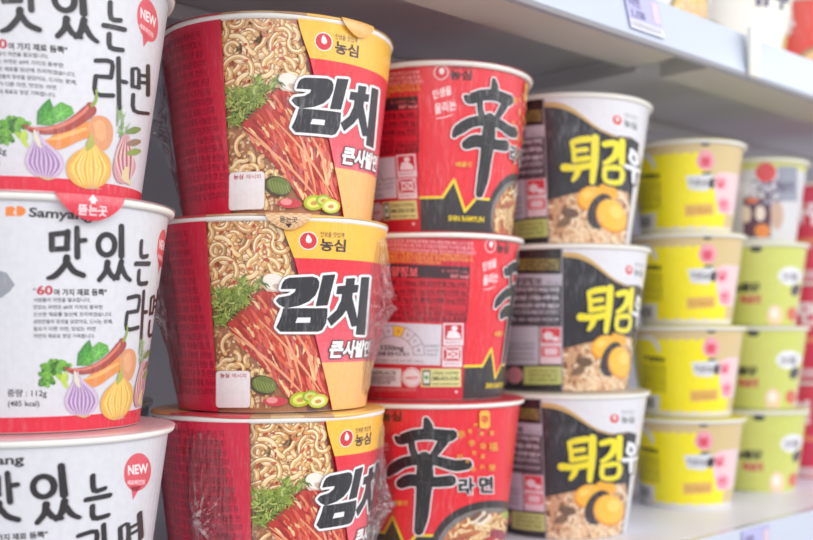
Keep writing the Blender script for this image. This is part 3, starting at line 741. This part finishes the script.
    # leaves
    for (pts, c) in (([(276, 345), (280, 300), (300, 272), (322, 250), (334, 290), (332, 322), (300, 342)], (66, 136, 54)), ([(316, 330), (328, 282), (356, 258), (386, 270), (392, 292), (360, 322), (330, 336)], (98, 166, 70)), ([(290, 345), (300, 310), (322, 296), (340, 320), (326, 344)], (84, 152, 58))):
        F.poly(z, pts, c); F.up(); cx = sum(p[0] for p in pts)/len(pts); cy = sum(p[1] for p in pts)/len(pts)
        for p in pts: F.line(z, [(cx, cy, 3), ((cx+p[0])/2, (cy+p[1])/2, 2.4), (p[0]*.85+cx*.15, p[1]*.85+cy*.15, 1.2)], shade(c, 1.28), cap=False); 
        F.up()
    # carrots, chilli
    F.line(z, [(300, 404, 18), (330, 402, 46), (390, 360, 50), (440, 330, 44)], (226, 140, 68)); F.up(); F.line(z, [(310, 392, 6), (350, 378, 13), (420, 338, 10)], (244, 178, 104)); F.up()
    F.poly(z6, catmull([(448, 20), (470, -14), (510, -22), (552, 0), (572, 50), (566, 110), (540, 150), (505, 152), (470, 120), (448, 70)], 4), (220, 150, 104)); F.up(); F.poly(z6, catmull([(470, 20), (500, 0), (530, 20), (536, 70), (516, 110), (486, 84)], 4), (230, 168, 120)); F.up()
    F.line(z, [(232, 350, 7), (262, 364, 20), (320, 360, 28), (372, 336, 32), (412, 300, 34), (436, 270, 34), (438, 256, 22)], (166, 66, 56)); F.up()
    F.line(z, [(250, 356, 4), (300, 358, 9), (360, 334, 11), (410, 292, 10), (430, 264, 7)], (214, 120, 100)); F.up(); F.line(z, [(442, 256, 9), (454, 232, 7), (456, 200, 5)], (142, 166, 60)); F.up()
    # garlic
    F.poly(z, catmull([(268, 376), (262, 400), (240, 440), (232, 478), (250, 512), (290, 526), (330, 514), (352, 480), (348, 440), (312, 408), (288, 384), (280, 362)], 4), (202, 178, 204)); F.up()
    for i in range(15):
        t = -1+i/7; F.line(z, [(276+t*4, 392, 2), (292+t*40, 440, 5+3*(i % 2)), (292+t*52, 480, 6+3*(i % 2)), (292+t*22, 520, 2)], (160, 122, 174) if i % 2 else (214, 196, 220), smooth=3, cap=False); F.up(.002)
    F.line(z, [(268, 366, 7), (274, 396, 18), (284, 420, 8)], (222, 214, 190)); F.up(); F.line(z, [(278, 522, 6), (300, 528, 8), (322, 522, 4)], (206, 180, 130)); F.up()
    # onion
    F.poly(z6, catmull([(458, 92), (440, 130), (380, 165), (345, 205), (336, 250), (352, 300), (400, 338), (460, 350), (520, 332), (556, 290), (562, 240), (550, 190), (510, 150), (476, 120)], 4), (226, 170, 84)); F.up()
    for i in range(17):
        t = -1+i/8; F.line(z6, [(462, 104, 3), (456+t*64, 190, 12), (452+t*92, 250, 14), (456+t*52, 330, 4)], vary([(236, 188, 86), (244, 206, 104), (222, 164, 76), (246, 214, 118)][i % 4], 6), smooth=3, cap=False); F.up(.002)
    F.line(z6, [(455, 60, 5), (460, 84, 16), (458, 120, 40), (440, 150, 20)], (176, 176, 80)); F.up()
    for i in range(8): F.line(z6, [(456+rnd.uniform(-8, 8), 338, 5), (430+i*12, 352, 3)], (206, 166, 120), cap=False)
    F.up()
    # shallot and herb sprigs
    F.poly(z6, catmull([(620, 70), (596, 130), (578, 200), (572, 260), (596, 316), (640, 320), (676, 270), (684, 220), (660, 150), (654, 80)], 4), (206, 150, 156)); F.up()
    for i in range(9):
        t = -1+i/4; F.line(z6, [(636+t*10, 90, 4), (628+t*42, 190, 9), (636+t*22, 300, 4)], (176, 96, 116) if i % 2 else (226, 190, 180), smooth=3, cap=False); F.up(.002)
    F.line(z6, [(640, 250, 26), (630, 290, 34), (655, 325, 14)], (222, 206, 156)); F.up()
    for i in range(26):
        x, y = rnd.uniform(590, 640), rnd.uniform(-30, 90); F.line(z6, [(x, y, 7), (x+rnd.uniform(-8, 26), y-rnd.uniform(20, 50), 2)], vary((142, 172, 110), 20), smooth=0, cap=False); F.up(.001)
    for y, c in ((52, (120, 140, 76)), (114, (150, 120, 100)), (162, (140, 160, 80))): F.line(z6, [(648, y+8, 22), (680, y, 34), (700, y-4, 22)], c); F.up()
    return dict(body=W, food_picture=F, information_text=I, brand_mark=G, title_lettering=T)

# ---------------- small cups
def art_yellow():
    k = YEL; W = Print(k); wall(W, (226, 222, 214)); y = front_view(k, 2, 0, 625, 225, 4.908)
    W.z = .03; v0 = 5.2; v1 = 78.6
    W.poly(deg, [(-180, v0), (179.9, v0), (179.9, v1), (-180, v1)], (216, 190, 138)); W.up(.01)
    a, b = y(468, 300)[0], 120
    vy0, vy1 = y(300, 462)[1]*1000, y(300, 104)[1]*1000
    pts = []; n = 26
    for i in range(n+1): pts.append((-100+(a+12+100)*i/n, vy0+1.1*sin(i*1.9)))
    right = [(a+14, vy0+14), (a-6, vy0+24), (a-2, vy0+34), (a-14, vy0+44), (a-16, vy0+54), (a-30, vy1-8), (a-22, vy1)]
    pts += right
    for i in range(n+1): pts.append((a-26-(a-26+100)*i/n, vy1+1.2*sin(i*2.3)))
    W.poly(deg, pts, (250, 232, 4)); W.up(.01)
    W.poly(deg, [(a+2, vy0+12), (b, vy0+12), (b, vy1-16), (a+2, vy1-16), (a-8, vy1-30)], (236, 206, 208)); W.up(.01)
    I = Print(k); I.z = W.z+.02
    I.rect(y, 40, 388, 158, 474, (228, 226, 224)); I.up(); barcode(I, y, 56, 402, 136, 452, 7)
    I.text(y, '영양정보', 80, 220, 28, (60, 52, 24), bold=.06, fit=100)
    for i in range(9): I.text(y, phrase(12), 76, 246+15*i, 14, (120, 112, 20), bold=.02, fit=108)
    I.poly(y, [(300, 358), (440, 348), (444, 404), (304, 414)], (226, 180, 90)); I.up(); I.text(y, '치즈볶음면', 312, 396, 30, (200, 140, 70), bold=.02, fit=118)
    T = Print(k); T.z = W.z+.02
    T.oval(y, 405, 142, 44, 50, (236, 160, 172)); T.oval(y, 404, 64, 22, 9, (46, 40, 44)); T.oval(y, 410, 208, 24, 12, (46, 40, 44)); T.up()
    T.text(y, '불', 378, 166, 52, (222, 66, 96), bold=.04, fit=52); T.poly(y, [(306, 216), (440, 208), (452, 262), (400, 292), (322, 282)], (222, 222, 226)); T.up()
    T.oval(y, 436, 252, 20, 26, (56, 50, 54), 20); T.text(y, '까르보', 322, 264, 36, (96, 92, 100), bold=.03, fit=90)
    T.oval(y, 480, 250, 38, 50, (240, 196, 204)); T.oval(y, 490, 354, 32, 42, (240, 176, 192)); T.up(); T.text(y, '닭', 460, 270, 52, (222, 60, 96), bold=.04, fit=40); T.text(y, '면', 470, 372, 46, (226, 80, 112), bold=.04, fit=36)
    T.line(y, [(62, 112, 14), (110, 104, 26), (146, 146, 22), (150, 168, 14)], (226, 222, 212))
    return dict(body=W, information_text=I, title_lettering=T)

def art_green():
    k = GRN; W = Print(k); wall(W, (226, 222, 216)); g = front_view(k, 2, 0, 725, 145, 2.84)
    W.z = .03; v0 = g(150, 530)[1]*1000
    W.poly(deg, [(-180, v0), (179.9, v0), (179.9, 78.4), (-180, 78.4)], (208, 212, 108)); W.up(.01)
    W.poly(deg, [(-80, v0), (-22, v0), (-18, v0+7), (-80, v0+7)], (52, 36, 58)); W.poly(deg, [(-80, 33), (-26, 33), (-26, 40), (-80, 40)], (110, 116, 62)); W.poly(deg, [(52, v0), (130, v0), (130, 60), (70, 60)], (226, 206, 206)); W.up(.01)
    T = Print(k); T.z = W.z+.02
    T.oval(g, 88, 296, 18, 9, (46, 52, 40)); T.oval(g, 185, 372, 34, 26, (236, 236, 240)); T.oval(g, 200, 412, 12, 18, (70, 60, 72), 20)
    T.text(g, '불닭', 46, 414, 28, (60, 60, 44), bold=.05, fit=54); T.text(g, '볶음면', 42, 448, 26, (200, 96, 88), bold=.05, fit=60)
    T.oval(g, 142, 486, 22, 34, (238, 208, 170)); T.oval(g, 190, 480, 14, 20, (214, 110, 80)); T.up(); T.oval(g, 140, 478, 12, 16, (240, 236, 226))
    T.text(g, '크림', 160, 384, 26, (120, 110, 120), bold=.03, fit=46)
    return dict(body=W, title_lettering=T)

def art_multi():
    k = GRN; W = Print(k); wall(W, (214, 212, 216)); g = front_view(k, 3, 0, 725, 145, 2.84)
    W.z = .03
    W.poly(deg, [(-180, 70), (179.9, 70), (179.9, 78.4), (-180, 78.4)], (206, 206, 120)); W.poly(deg, [(-120, 52), (-42, 52), (-42, 78), (-120, 78)], (200, 200, 70)); W.up(.01)
    F = Print(k); F.z = W.z+.02
    F.rect(g, 52, 150, 130, 262, (96, 52, 76)); F.rect(g, 150, 60, 205, 160, (150, 152, 168)); F.up()
    for i in range(60):
        F.oval(g, rnd.uniform(70, 150), rnd.uniform(100, 170), rnd.uniform(4, 10), rnd.uniform(3, 8), vary(rnd.choice([(70, 66, 96), (110, 100, 130), (190, 180, 200)]), 15), rnd.uniform(0, 90), n=8)
    F.up(); F.oval(g, 116, 78, 30, 28, (216, 70, 74)); F.up()
    F.oval(g, 60, 196, 14, 24, (240, 220, 200)); F.oval(g, 100, 194, 14, 22, (244, 226, 210)); F.oval(g, 106, 244, 22, 20, (236, 142, 60)); F.oval(g, 78, 158, 20, 8, (226, 120, 80)); F.oval(g, 148, 200, 18, 40, (204, 170, 150))
    T = Print(k); T.z = W.z+.06; T.text(g, '볶음면', 36, 136, 36, (236, 232, 236), bold=.05, fit=56); T.text(g, '매운맛', 150, 130, 30, (90, 86, 110), bold=.04, fit=46)
    return dict(body=W, food_picture=F, title_lettering=T)

RED_K = Kind('red', .452, 1.172, .047, .060, .106)
def art_redcup():
    k = RED_K; W = Print(k); wall(W, (214, 36, 74)); W.z = .03
    W.poly(deg, [(-180, 2), (179.9, 2), (179.9, 12), (-180, 12)], (226, 190, 196)); W.up(.01); W.poly(deg, [(-180, 40), (179.9, 40), (179.9, 46), (-180, 46)], (226, 130, 90))
    T = Print(k); T.z = W.z+.02
    for a in (-70, -10, 60, 150): T.text(roll(k, a, .062), '라면', 0, 0, 26, (244, 226, 230), bold=.05)
    return dict(body=W, title_lettering=T)

UP_K = Kind('upper', 0, 1, .052, .068, .1125)
def art_upper(ground, mid, pic, ink, words):
    k = UP_K; W = Print(k); wall(W, ground); W.z = .03
    W.poly(deg, [(-180, 8), (179.9, 8), (179.9, 16), (-180, 16)], mid); W.up(.01)
    F = Print(k); F.z = .06
    for a in (-150, -30, 90):
        g = roll(k, a, .05); F.oval(g, 10, 12, 30, 24, shade(pic, .7), n=30); F.up(); F.oval(g, 10, 12, 26, 20, pic, n=30); F.up()
        noodles(F, g, lambda x, y: ((x-10)/24)**2+((y-12)/18)**2 < 1, 34, 2.4, (-14, -6, 34, 30), 18)
    T = Print(k); T.z = F.z+.02
    for a in (-175, -95, -15, 65): T.text(roll(k, a, .075), words, 0, 0, 27, mid if ink is None else ink, bold=.06); T.rect(roll(k, a, .105), 0, 0, 26, 5, mid)
    return dict(body=W, food_picture=F, title_lettering=T)

def template(k, art, rimcol=None, lidcol=lambda a: (240, 236, 230), tab=None, skirt=.0005):
    d = {n: p.mesh(n) for n, p in art.items()}
    return dict(k=k, art=d, rim=rim_mesh(k, rimcol), lid=lid_mesh(k, lidcol, skirt), tab=tab)

def kim_col(a):
    a = (a+180) % 360-180
    if -25 < a < 16:
        return (214, 176, 132) if int((a+200)*.6) % 2 else (188, 140, 100)
    if 16 <= a < 80: return (246, 190, 92)
    if a >= 80: return (240, 170, 90)
    return (204, 60, 66) if a > -70 else (236, 150, 60)

def arrow(x, y, s, col): return [([(x, y-s), (x+s*.8, y), (x+s*.35, y), (x+s*.35, y+s*.5), (x-s*.35, y+s*.5), (x-s*.35, y), (x-s*.8, y)], col, .15)]

veg_tab = tab_mesh(SAM, 0, 34, 13, arrow(0, 3.6, 2.8, (244, 236, 238))+tab_text('뜯는곳', 0, 10, 5.2, (244, 226, 230)), lambda u, y: (214, 38, 62))
kim_tab = tab_mesh(KIM, 0, 26, 9.5, tab_text('뜯는곳', 0, 5.2, 3.6, (70, 44, 30))+[([(-2, 6), (2, 6), (0, 8.4)], (50, 36, 30), .15)], lambda u, y: (226, 186, 136) if int((u+1)*5+y) % 2 else (206, 156, 108))
kim_tab2 = tab_mesh(KIM, 0, 26, 9.5, [], lambda u, y: (240, 176, 92))
small_tab = tab_mesh(YEL, 0, 18, 7, [], lambda u, y: (232, 226, 208))

T_KIM = template(KIM, art_kimchi(), None, kim_col, skirt=.0016)
T_SHIN = template(SHIN, art_shin(), None, lambda a: (212, 34, 52))
T_BLK = template(BLK, art_black(), None, lambda a: (214, 202, 186))
T_VEG = template(SAM, art_veg(), None, lambda a: (232, 176, 180))
T_YEL = template(YEL, art_yellow(), None, lambda a: (222, 206, 60))
T_GRN = template(GRN, art_green(), None, lambda a: (214, 220, 150))
T_MUL = template(GRN, art_multi(), None, lambda a: (200, 204, 90))
T_RED = template(RED_K, art_redcup(), None, lambda a: (220, 60, 90))
T_U1 = template(UP_K, art_upper((232, 230, 240), (150, 140, 190), (226, 190, 110), (80, 66, 110), '우동'))
T_U2 = template(UP_K, art_upper((222, 62, 44), (240, 232, 226), (232, 186, 130), (244, 240, 238), '짬뽕'))
T_U3 = template(UP_K, art_upper((236, 232, 220), (70, 56, 96), (240, 206, 60), (70, 56, 96), '유부'))

def film_part(k, pinches, seed, parent, spread=26):
    """loose shrink film round a cup, drawn out to a crinkled point where it was heat sealed"""
    rn = random.Random(seed); bm = bmesh.new(); a0 = min(p[0] for p in pinches)-spread; a1 = max(p[0] for p in pinches)+spread
    th, v0, amp = pinches[0]; na, nv = 64, 56
    a0, a1 = th-spread, th+spread; ph = [rn.uniform(0, 6.28) for _ in range(8)]
    grid = []
    for i in range(na+1):
        a = a0+(a1-a0)*i/na; row = []
        for j in range(nv+1):
            v = .002+(k.h-.007)*j/nv
            da = (a-th)/spread; dv = (v-v0)/(k.h*.5); d = sqrt((da*1.25)**2+dv**2)
            ang = atan2(dv, da)
            fold = 1+.30*sin(ang*9+ph[0])+.22*sin(ang*17+ph[1])
            e = max(0, 1-abs(da)); env = min(1, e*3)*min(1, (1-abs(2*j/nv-1))*6+.0)
            off = amp*math.exp(-d*4.2)*fold + amp*.28*math.exp(-(da*da)*5-(dv*dv)*.8)*(1+.35*sin(a*1.3+v*90+ph[2])+.3*sin(a*2.9-v*160+ph[3]))
            r = k.R(v)+.0011+off*env
            r = max(r, k.R(v)+.0009)
            row.append(bm.verts.new((r*sin(radians(a)), -r*cos(radians(a)), v)))
        grid.append(row)
    for i in range(na):
        for j in range(nv): bm.faces.new((grid[i][j], grid[i+1][j], grid[i+1][j+1], grid[i][j+1]))
    me = bm_mesh('shrink_film', bm, FILM, False)
    return link('shrink_film', me, None, parent)

def cup(T, x, y, z, rot, name, label, group, tab=None, films=(), simple=False, cat='instant noodle cup', seed=0, tilt=(0, 0)):
    r = bpy.data.objects.new(name, None); C.objects.link(r); r.empty_display_size = .03
    r.location = (x, y, z); r.rotation_euler = (radians(tilt[0]), radians(tilt[1]), radians(rot))
    r['label'] = label; r['category'] = cat; r['group'] = group
    b = link('body', T['art']['body'], None, r)
    if not simple:
        for n, me in T['art'].items():
            if n != 'body': link(n, me, None, b)
    link('rim', T['rim'], None, r)
    l = link('lid', T['lid'], None, r); 
    if tab is not None:
        t = link('pull_tab', tab[0], None, l); t.rotation_euler = (0, 0, radians(tab[1]))
    for i, p in enumerate(films): film_part(T['k'], [p], seed*10+i, r)
    return r

EPS = .0002
def zl(k, lev): return DECK+lev*(k.h+0*EPS)
G_ = 'vegetable noodle cups in the white stack'
NM = 'instant_noodle_cup'
NM_V = 'white_noodle_cup'; NM_K = 'kimchi_noodle_cup'; NM_S = 'red_noodle_cup'; NM_B = 'black_noodle_cup'; NM_Y = 'small_yellow_noodle_cup'; NM_G = 'small_green_noodle_cup'
cup(T_VEG, SAM.x, SAM.y, zl(SAM, 0), -26, NM_V, 'white vegetable noodle cup, bottom of its stack, round NEW badge at right', G_, tab=None, seed=1)
cup(T_VEG, SAM.x, SAM.y, zl(SAM, 1), 0, NM_V, 'white vegetable noodle cup, middle of its stack, red tab over its rim', G_, tab=(veg_tab, 41), seed=2)
cup(T_VEG, SAM.x, SAM.y, zl(SAM, 2), -18, NM_V, 'white vegetable noodle cup, topmost of its stack in the upper left corner', G_, seed=3)
G_ = 'kimchi noodle cups in one stack'
cup(T_KIM, KIM.x-.005, KIM.y-.001, zl(KIM, 0), 23, NM_K, 'red kimchi noodle cup, bottom of its stack, wide crimson text panel in front', G_, films=[(-48, .052, .010), (66, .052, .011)], seed=4)
cup(T_KIM, KIM.x-.003, KIM.y, zl(KIM, 1), 0, NM_K, 'red kimchi noodle cup, middle of its stack, patterned pull tab folded down', G_, tab=(kim_tab, 14), films=[(-66, .060, .010), (80, .062, .011)], seed=5)
cup(T_KIM, KIM.x, KIM.y, zl(KIM, 2), 5, NM_K, 'red kimchi noodle cup, topmost of its stack, orange tab over its rim', G_, tab=(kim_tab2, 42), films=[(-96, .060, .012)], seed=6)
G_ = 'red noodle cups with the brushed black character'
cup(T_SHIN, SHIN.x-.0008, SHIN.y, zl(SHIN, 0), 0, NM_S, 'red noodle cup, bottom of its stack, large black brushed character facing front', G_, films=[(-50, .062, .008)], seed=7)
cup(T_SHIN, SHIN.x-.0012, SHIN.y, zl(SHIN, 1), 75.5, NM_S, 'red noodle cup, middle of its stack, nutrition table turned to the front', G_, seed=8)
cup(T_SHIN, SHIN.x+.005, SHIN.y, zl(SHIN, 2), 37, NM_S, 'red noodle cup, topmost of its stack, yellow zigzag line at its foot', G_, seed=9)
G_ = 'black noodle cups with yellow lettering'
cup(T_BLK, BLK.x-.002, BLK.y, zl(BLK, 0), 0, NM_B, 'black noodle cup with yellow title, bottom of the three on white shelf', G_, seed=10)
cup(T_BLK, BLK.x-.0012, BLK.y, zl(BLK, 1), 13, NM_B, 'black noodle cup with yellow title, middle of its stack of three', G_, seed=11)
cup(T_BLK, BLK.x, BLK.y, zl(BLK, 2), 0, NM_B, 'black noodle cup with yellow title, topmost of its stack of three', G_, seed=12)
G_ = 'small yellow noodle cups in one stack'
for i, (r, lab) in enumerate(((-4, 'small yellow noodle cup, bottom of its stack of four on white shelf'), (4, 'small yellow noodle cup, second from the bottom of its stack'), (0, 'small yellow noodle cup, second from the top of its stack'), (-2, 'small yellow noodle cup, topmost of its stack beside the black cups'))):
    cup(T_YEL, YEL.x, YEL.y, zl(YEL, i), r, NM_Y, lab, G_, seed=20+i)
G_ = 'small green noodle cups in one stack'
for i, (r, lab) in enumerate(((3, 'small pale green noodle cup, bottom of its stack on the white shelf'), (-3, 'small pale green noodle cup, between two other pale green ones'), (0, 'small pale green noodle cup, right under the grey cup with red circle'))):
    cup(T_GRN, GRN.x, GRN.y, zl(GRN, i), r, NM_G, lab, G_, seed=30+i)
cup(T_MUL, GRN.x, GRN.y, zl(GRN, 3), 0, 'small_noodle_cup', 'small grey noodle cup with red circle on top of green stack', 'single small cups', seed=33)
G_ = 'crimson noodle cups at the right edge'
for i, lab in enumerate(('crimson noodle cup at the right edge, bottom of its stack', 'crimson noodle cup at the right edge, middle of its stack', 'crimson noodle cup at the right edge, topmost of its stack')):
    cup(T_RED, RED_K.x, RED_K.y, zl(RED_K, i), 10*i, 'crimson_noodle_cup', lab, G_, seed=40+i)

# ------------------------------------------------------------------ shelving
ANG = atan2(.6924, .7215)
O = Vector((-.080, .653, 0))
def shelf_point(u, o, z=0):   # u along the shelf, o towards the aisle
    return Vector((O.x+u*.7215+o*.6924, O.y+u*.6924-o*.7215, z))
# black cups added to darken the gap between the white and kimchi stacks
G_ = 'black noodle cups added to darken the gap'
p = shelf_point(-.075, -.158)
for i, lab in enumerate(('black noodle cup added to darken the gap behind white stack, bottom one', 'black noodle cup added to darken the gap behind white stack, middle one', 'black noodle cup added to darken the gap behind white stack, topmost one')):
    cup(T_BLK, p.x, p.y, zl(BLK, i), -100, NM_B, lab, G_, seed=50+i)

root = bpy.data.objects.new('shelving_unit', None); C.objects.link(root); root.location = (O.x, O.y, 0); root.rotation_euler = (0, 0, ANG)
root['label'] = 'white and grey metal supermarket shelving unit that carries all the noodle cups'; root['category'] = 'shelf'
UT = EYE_Z+.2345      # top of the upper board
def part(name, boxes, mat, parent=root, bevel=.0012):
    bm = bmesh.new()
    for b in boxes: box_bm(bm, *b)
    me = bm_mesh(name, bm, mat)
    o = link(name, me, None, parent)
    if bevel:
        md = o.modifiers.new('bevel', 'BEVEL'); md.width = bevel; md.segments = 2
    return o
X0, X1 = -1.2, 2.2
lo = part('shelf_board', [(X0, X1, -.098, .42, DECK-.028, DECK)], M_DECK)
part('price_rail', [(X0, X1, -.108, -.0985, DECK-.034, DECK+.001)], M_RAIL, lo)
J = .335               # where two shelf sections meet
def profile_part(name, prof, u0, u1, mat, parent):
    """a folded sheet profile (points in depth, height) drawn along the shelf"""
    bm = bmesh.new(); a = [bm.verts.new((u0, y, z)) for y, z in prof]; b = [bm.verts.new((u1, y, z)) for y, z in prof]
    n = len(prof)
    for i in range(n): bm.faces.new((a[i], a[(i+1) % n], b[(i+1) % n], b[i]))
    bm.faces.new(a[::-1]); bm.faces.new(b)
    o = link(name, bm_mesh(name, bm, mat), None, parent); md = o.modifiers.new('bevel', 'BEVEL'); md.width = .0008; md.segments = 2
    return o
UB = EYE_Z+.2053
def upper(u0, u1, lip0, lip1, rail0, rail1):
    b = part('shelf_board', [(u0, u1, -.098, .42, UT-.010, UT)], M_UNDER)
    profile_part('front_lip', [(-.0975, UT-.0105), (-.0975, UB), (-.052, UB), (-.052, UB+.012), (-.058, UB+.012), (-.058, UT-.0105)], lip0, lip1, M_LIP, b)
    profile_part('price_rail', [(-.0985, UT+.004), (-.104, UT+.0045), (-.112, UB-.001), (-.108, UB-.003), (-.0985, UB-.001)], rail0, rail1, M_RAIL, b)
    return b
upper(X0, J-.001, X0+.01, .30, X0, .385)
upper(J+.001, X1, J+.012, X1-.01, .3865, X1)
part('stiffening_rib', [(X0, X1, .10, .125, UT-.022, UT-.0105)], M_UNDER)
part('back_panel', [(X0, X1, .425, .44, .05, 1.95)], M_BACK)
part('kick_plate', [(X0, X1, -.08, -.07, .0, .12)], M_BACK)
part('base_board', [(X0, X1, -.07, .42, .10, .14)], M_DECK)
for u in (J,):
    part('upright', [(u-.02, u+.02, .385, .4245, 0, 1.95)], M_METAL)
    part('bracket', [(u-.004, u+.004, -.04, .38, UT-.024, UT-.0125)], M_UNDER)
    part('rail_joint', [(.385-.008, .385+.008, -.1165, -.1125, UB-.004, UT+.006)], plain('cream_plastic_clip', (222, 222, 214), .3))
part('upright', [(-1.2, -1.16, .385, .4245, 0, 1.95)], M_METAL); part('upright', [(2.16, 2.2, .385, .4245, 0, 1.95)], M_METAL)

# cups on the shelf above
G_ = 'noodle cups on the upper shelf'
for T, u, o, rot, lab in ((T_U1, .27, -.012, 20, 'white and lilac noodle cup on the upper shelf, left of the others'), (T_U1, .417, -.012, 60, 'white and lilac noodle cup on the upper shelf, behind the price rail at centre'), (T_U3, .5635, -.012, 100, 'cream noodle cup with dark purple band, upper shelf beside the orange red cup'), (T_U2, .71, -.012, 30, 'orange red noodle cup on the upper shelf in the upper right corner')):
    p = shelf_point(u, o); cup(T, p.x, p.y, UT, rot, 'noodle_cup', lab, G_)

# price tags clipped to the rails
M_TAG = plain('lilac_price_tag_paper', (186, 184, 226), .5)
def price_tag(u, z0, z1, y0, y1, width, label, price):
    r = bpy.data.objects.new('price_tag', None); C.objects.link(r); c = shelf_point(u, 0); 
    r.location = (c.x, c.y, 0); r.rotation_euler = (0, 0, ANG); r['label'] = label; r['category'] = 'price tag'; r['group'] = 'price tags on the rails'
    bm = bmesh.new(); w = width/2
    fr = [(-w, y0, z0), (w, y0, z0), (w, y1, z1), (-w, y1, z1)]
    vs = [bm.verts.new(p) for p in fr]+[bm.verts.new((p[0], p[1]+.0006, p[2])) for p in fr]
    for q in ((0, 1, 2, 3), (7, 6, 5, 4), (0, 4, 5, 1), (1, 5, 6, 2), (2, 6, 7, 3), (3, 7, 4, 0)): bm.faces.new([vs[i] for i in q])
    link('card', bm_mesh('card', bm, M_TAG), None, r)
    V, Fc, Cc = [], [], []
    def at(x, t, e=.0002): return (x, y0+(y1-y0)*t-e, z0+(z1-z0)*t)
    def rc(x0, x1, t0, t1, col): 
        i = len(V); V.extend([at(x0, t0), at(x1, t0), at(x1, t1), at(x0, t1)]); Fc.append((i, i+1, i+2, i+3)); Cc.append(s2l(col))
    def tx(s, x, t, size, col):
        vs_, fs_ = glyphs(s, .02); i = len(V); V.extend([at(x+a*size, t+b*size/abs(z1-z0), .0003) for a, b in vs_]); Fc.extend([tuple(i+q for q in f_) for f_ in fs_]); Cc.extend([s2l(col)]*len(fs_))
    rc(-w, w, .0, .24, (226, 226, 236)); x = -w*.9
    while x < w*.85: rc(x, x+.0007, .06, .2, (96, 92, 112)); x += .0017
    tx('라면', -w*.85, .62, .008, (120, 110, 160)); tx(price, -w*.85, .32, .008, (90, 84, 130)); rc(w*.55, w*.9, .35, .9, (226, 200, 206))
    me = bpy.data.meshes.new('printed_price'); me.from_pydata(V, [], Fc); a_ = me.color_attributes.new('ink', 'FLOAT_COLOR', 'CORNER'); buf = []
    for f_, c_ in zip(Fc, Cc): buf.extend([*c_, 1.0]*len(f_))
    a_.data.foreach_set('color', buf); me.materials.append(PRINT); link('printed_price', me, None, r)
price_tag(.238, UB+.003, UT+.002, -.1125, -.1062, .042, 'lilac price tag clipped to the white rail of the upper shelf', '1,150')
price_tag(.399, DECK-.030, DECK-.001, -.1092, -.1092, .045, 'lilac price tag on the lower shelf rail at the lower right corner', '1,000')

# ------------------------------------------------------------------ room
def struct(name, boxes, mat):
    o = part(name, boxes, mat, None, 0); o['kind'] = 'structure'; return o
struct('floor', [(-4, 4, -4, 4, -.05, 0)], M_FLOOR)

# ------------------------------------------------------------------ light
w = bpy.data.worlds.new('shop'); SC.world = w; w.use_nodes = True
bg = w.node_tree.nodes['Background']; bg.inputs[0].default_value = (.93, .95, 1, 1); bg.inputs[1].default_value = .95
def area(name, loc, target, size, sy, power, col=(1, 1, 1)):
    L_ = bpy.data.lights.new(name, 'AREA'); L_.shape = 'RECTANGLE'; L_.size = size; L_.size_y = sy; L_.energy = power; L_.color = col
    o = bpy.data.objects.new(name, L_); C.objects.link(o); o.location = loc
    o.rotation_euler = (Vector(target)-Vector(loc)).to_track_quat('-Z', 'Y').to_euler()
    return o
p = shelf_point(.5, 1.7, 2.1); area('aisle_and_fill_lamp', p, shelf_point(.3, 0, 1.2), 2.4, .8, 24)
p = shelf_point(1.7, 1.2, 2.0); area('aisle_and_fill_lamp', p, shelf_point(.8, 0, 1.2), 1.6, .8, 4)  # fill light added on the right to brighten the far cups
p = shelf_point(-1.3, 1.2, 1.9); area('aisle_and_fill_lamp', p, shelf_point(-.1, 0, 1.2), 1.6, .8, 9)  # added fill from the left, lifts the dark left sides of the cups

# ------------------------------------------------------------------ camera
cam = bpy.data.cameras.new('camera'); co = bpy.data.objects.new('camera', cam); C.objects.link(co)
co.location = (0, 0, EYE_Z); co.rotation_euler = (pi/2, 0, 0)
cam.sensor_width = 36; cam.lens = 36*1050/813; cam.shift_y = (330-270)/813
cam.clip_start = .02
cam.dof.use_dof = True; cam.dof.focus_distance = .56; cam.dof.aperture_fstop = 6.0
SC.camera = co
SC.view_settings.view_transform = 'Standard'; SC.view_settings.look = 'None'; SC.view_settings.gamma = 1; SC.view_settings.use_curve_mapping = False
SC.view_settings.exposure = -.14
SC.cycles.transparent_max_bounces = 12
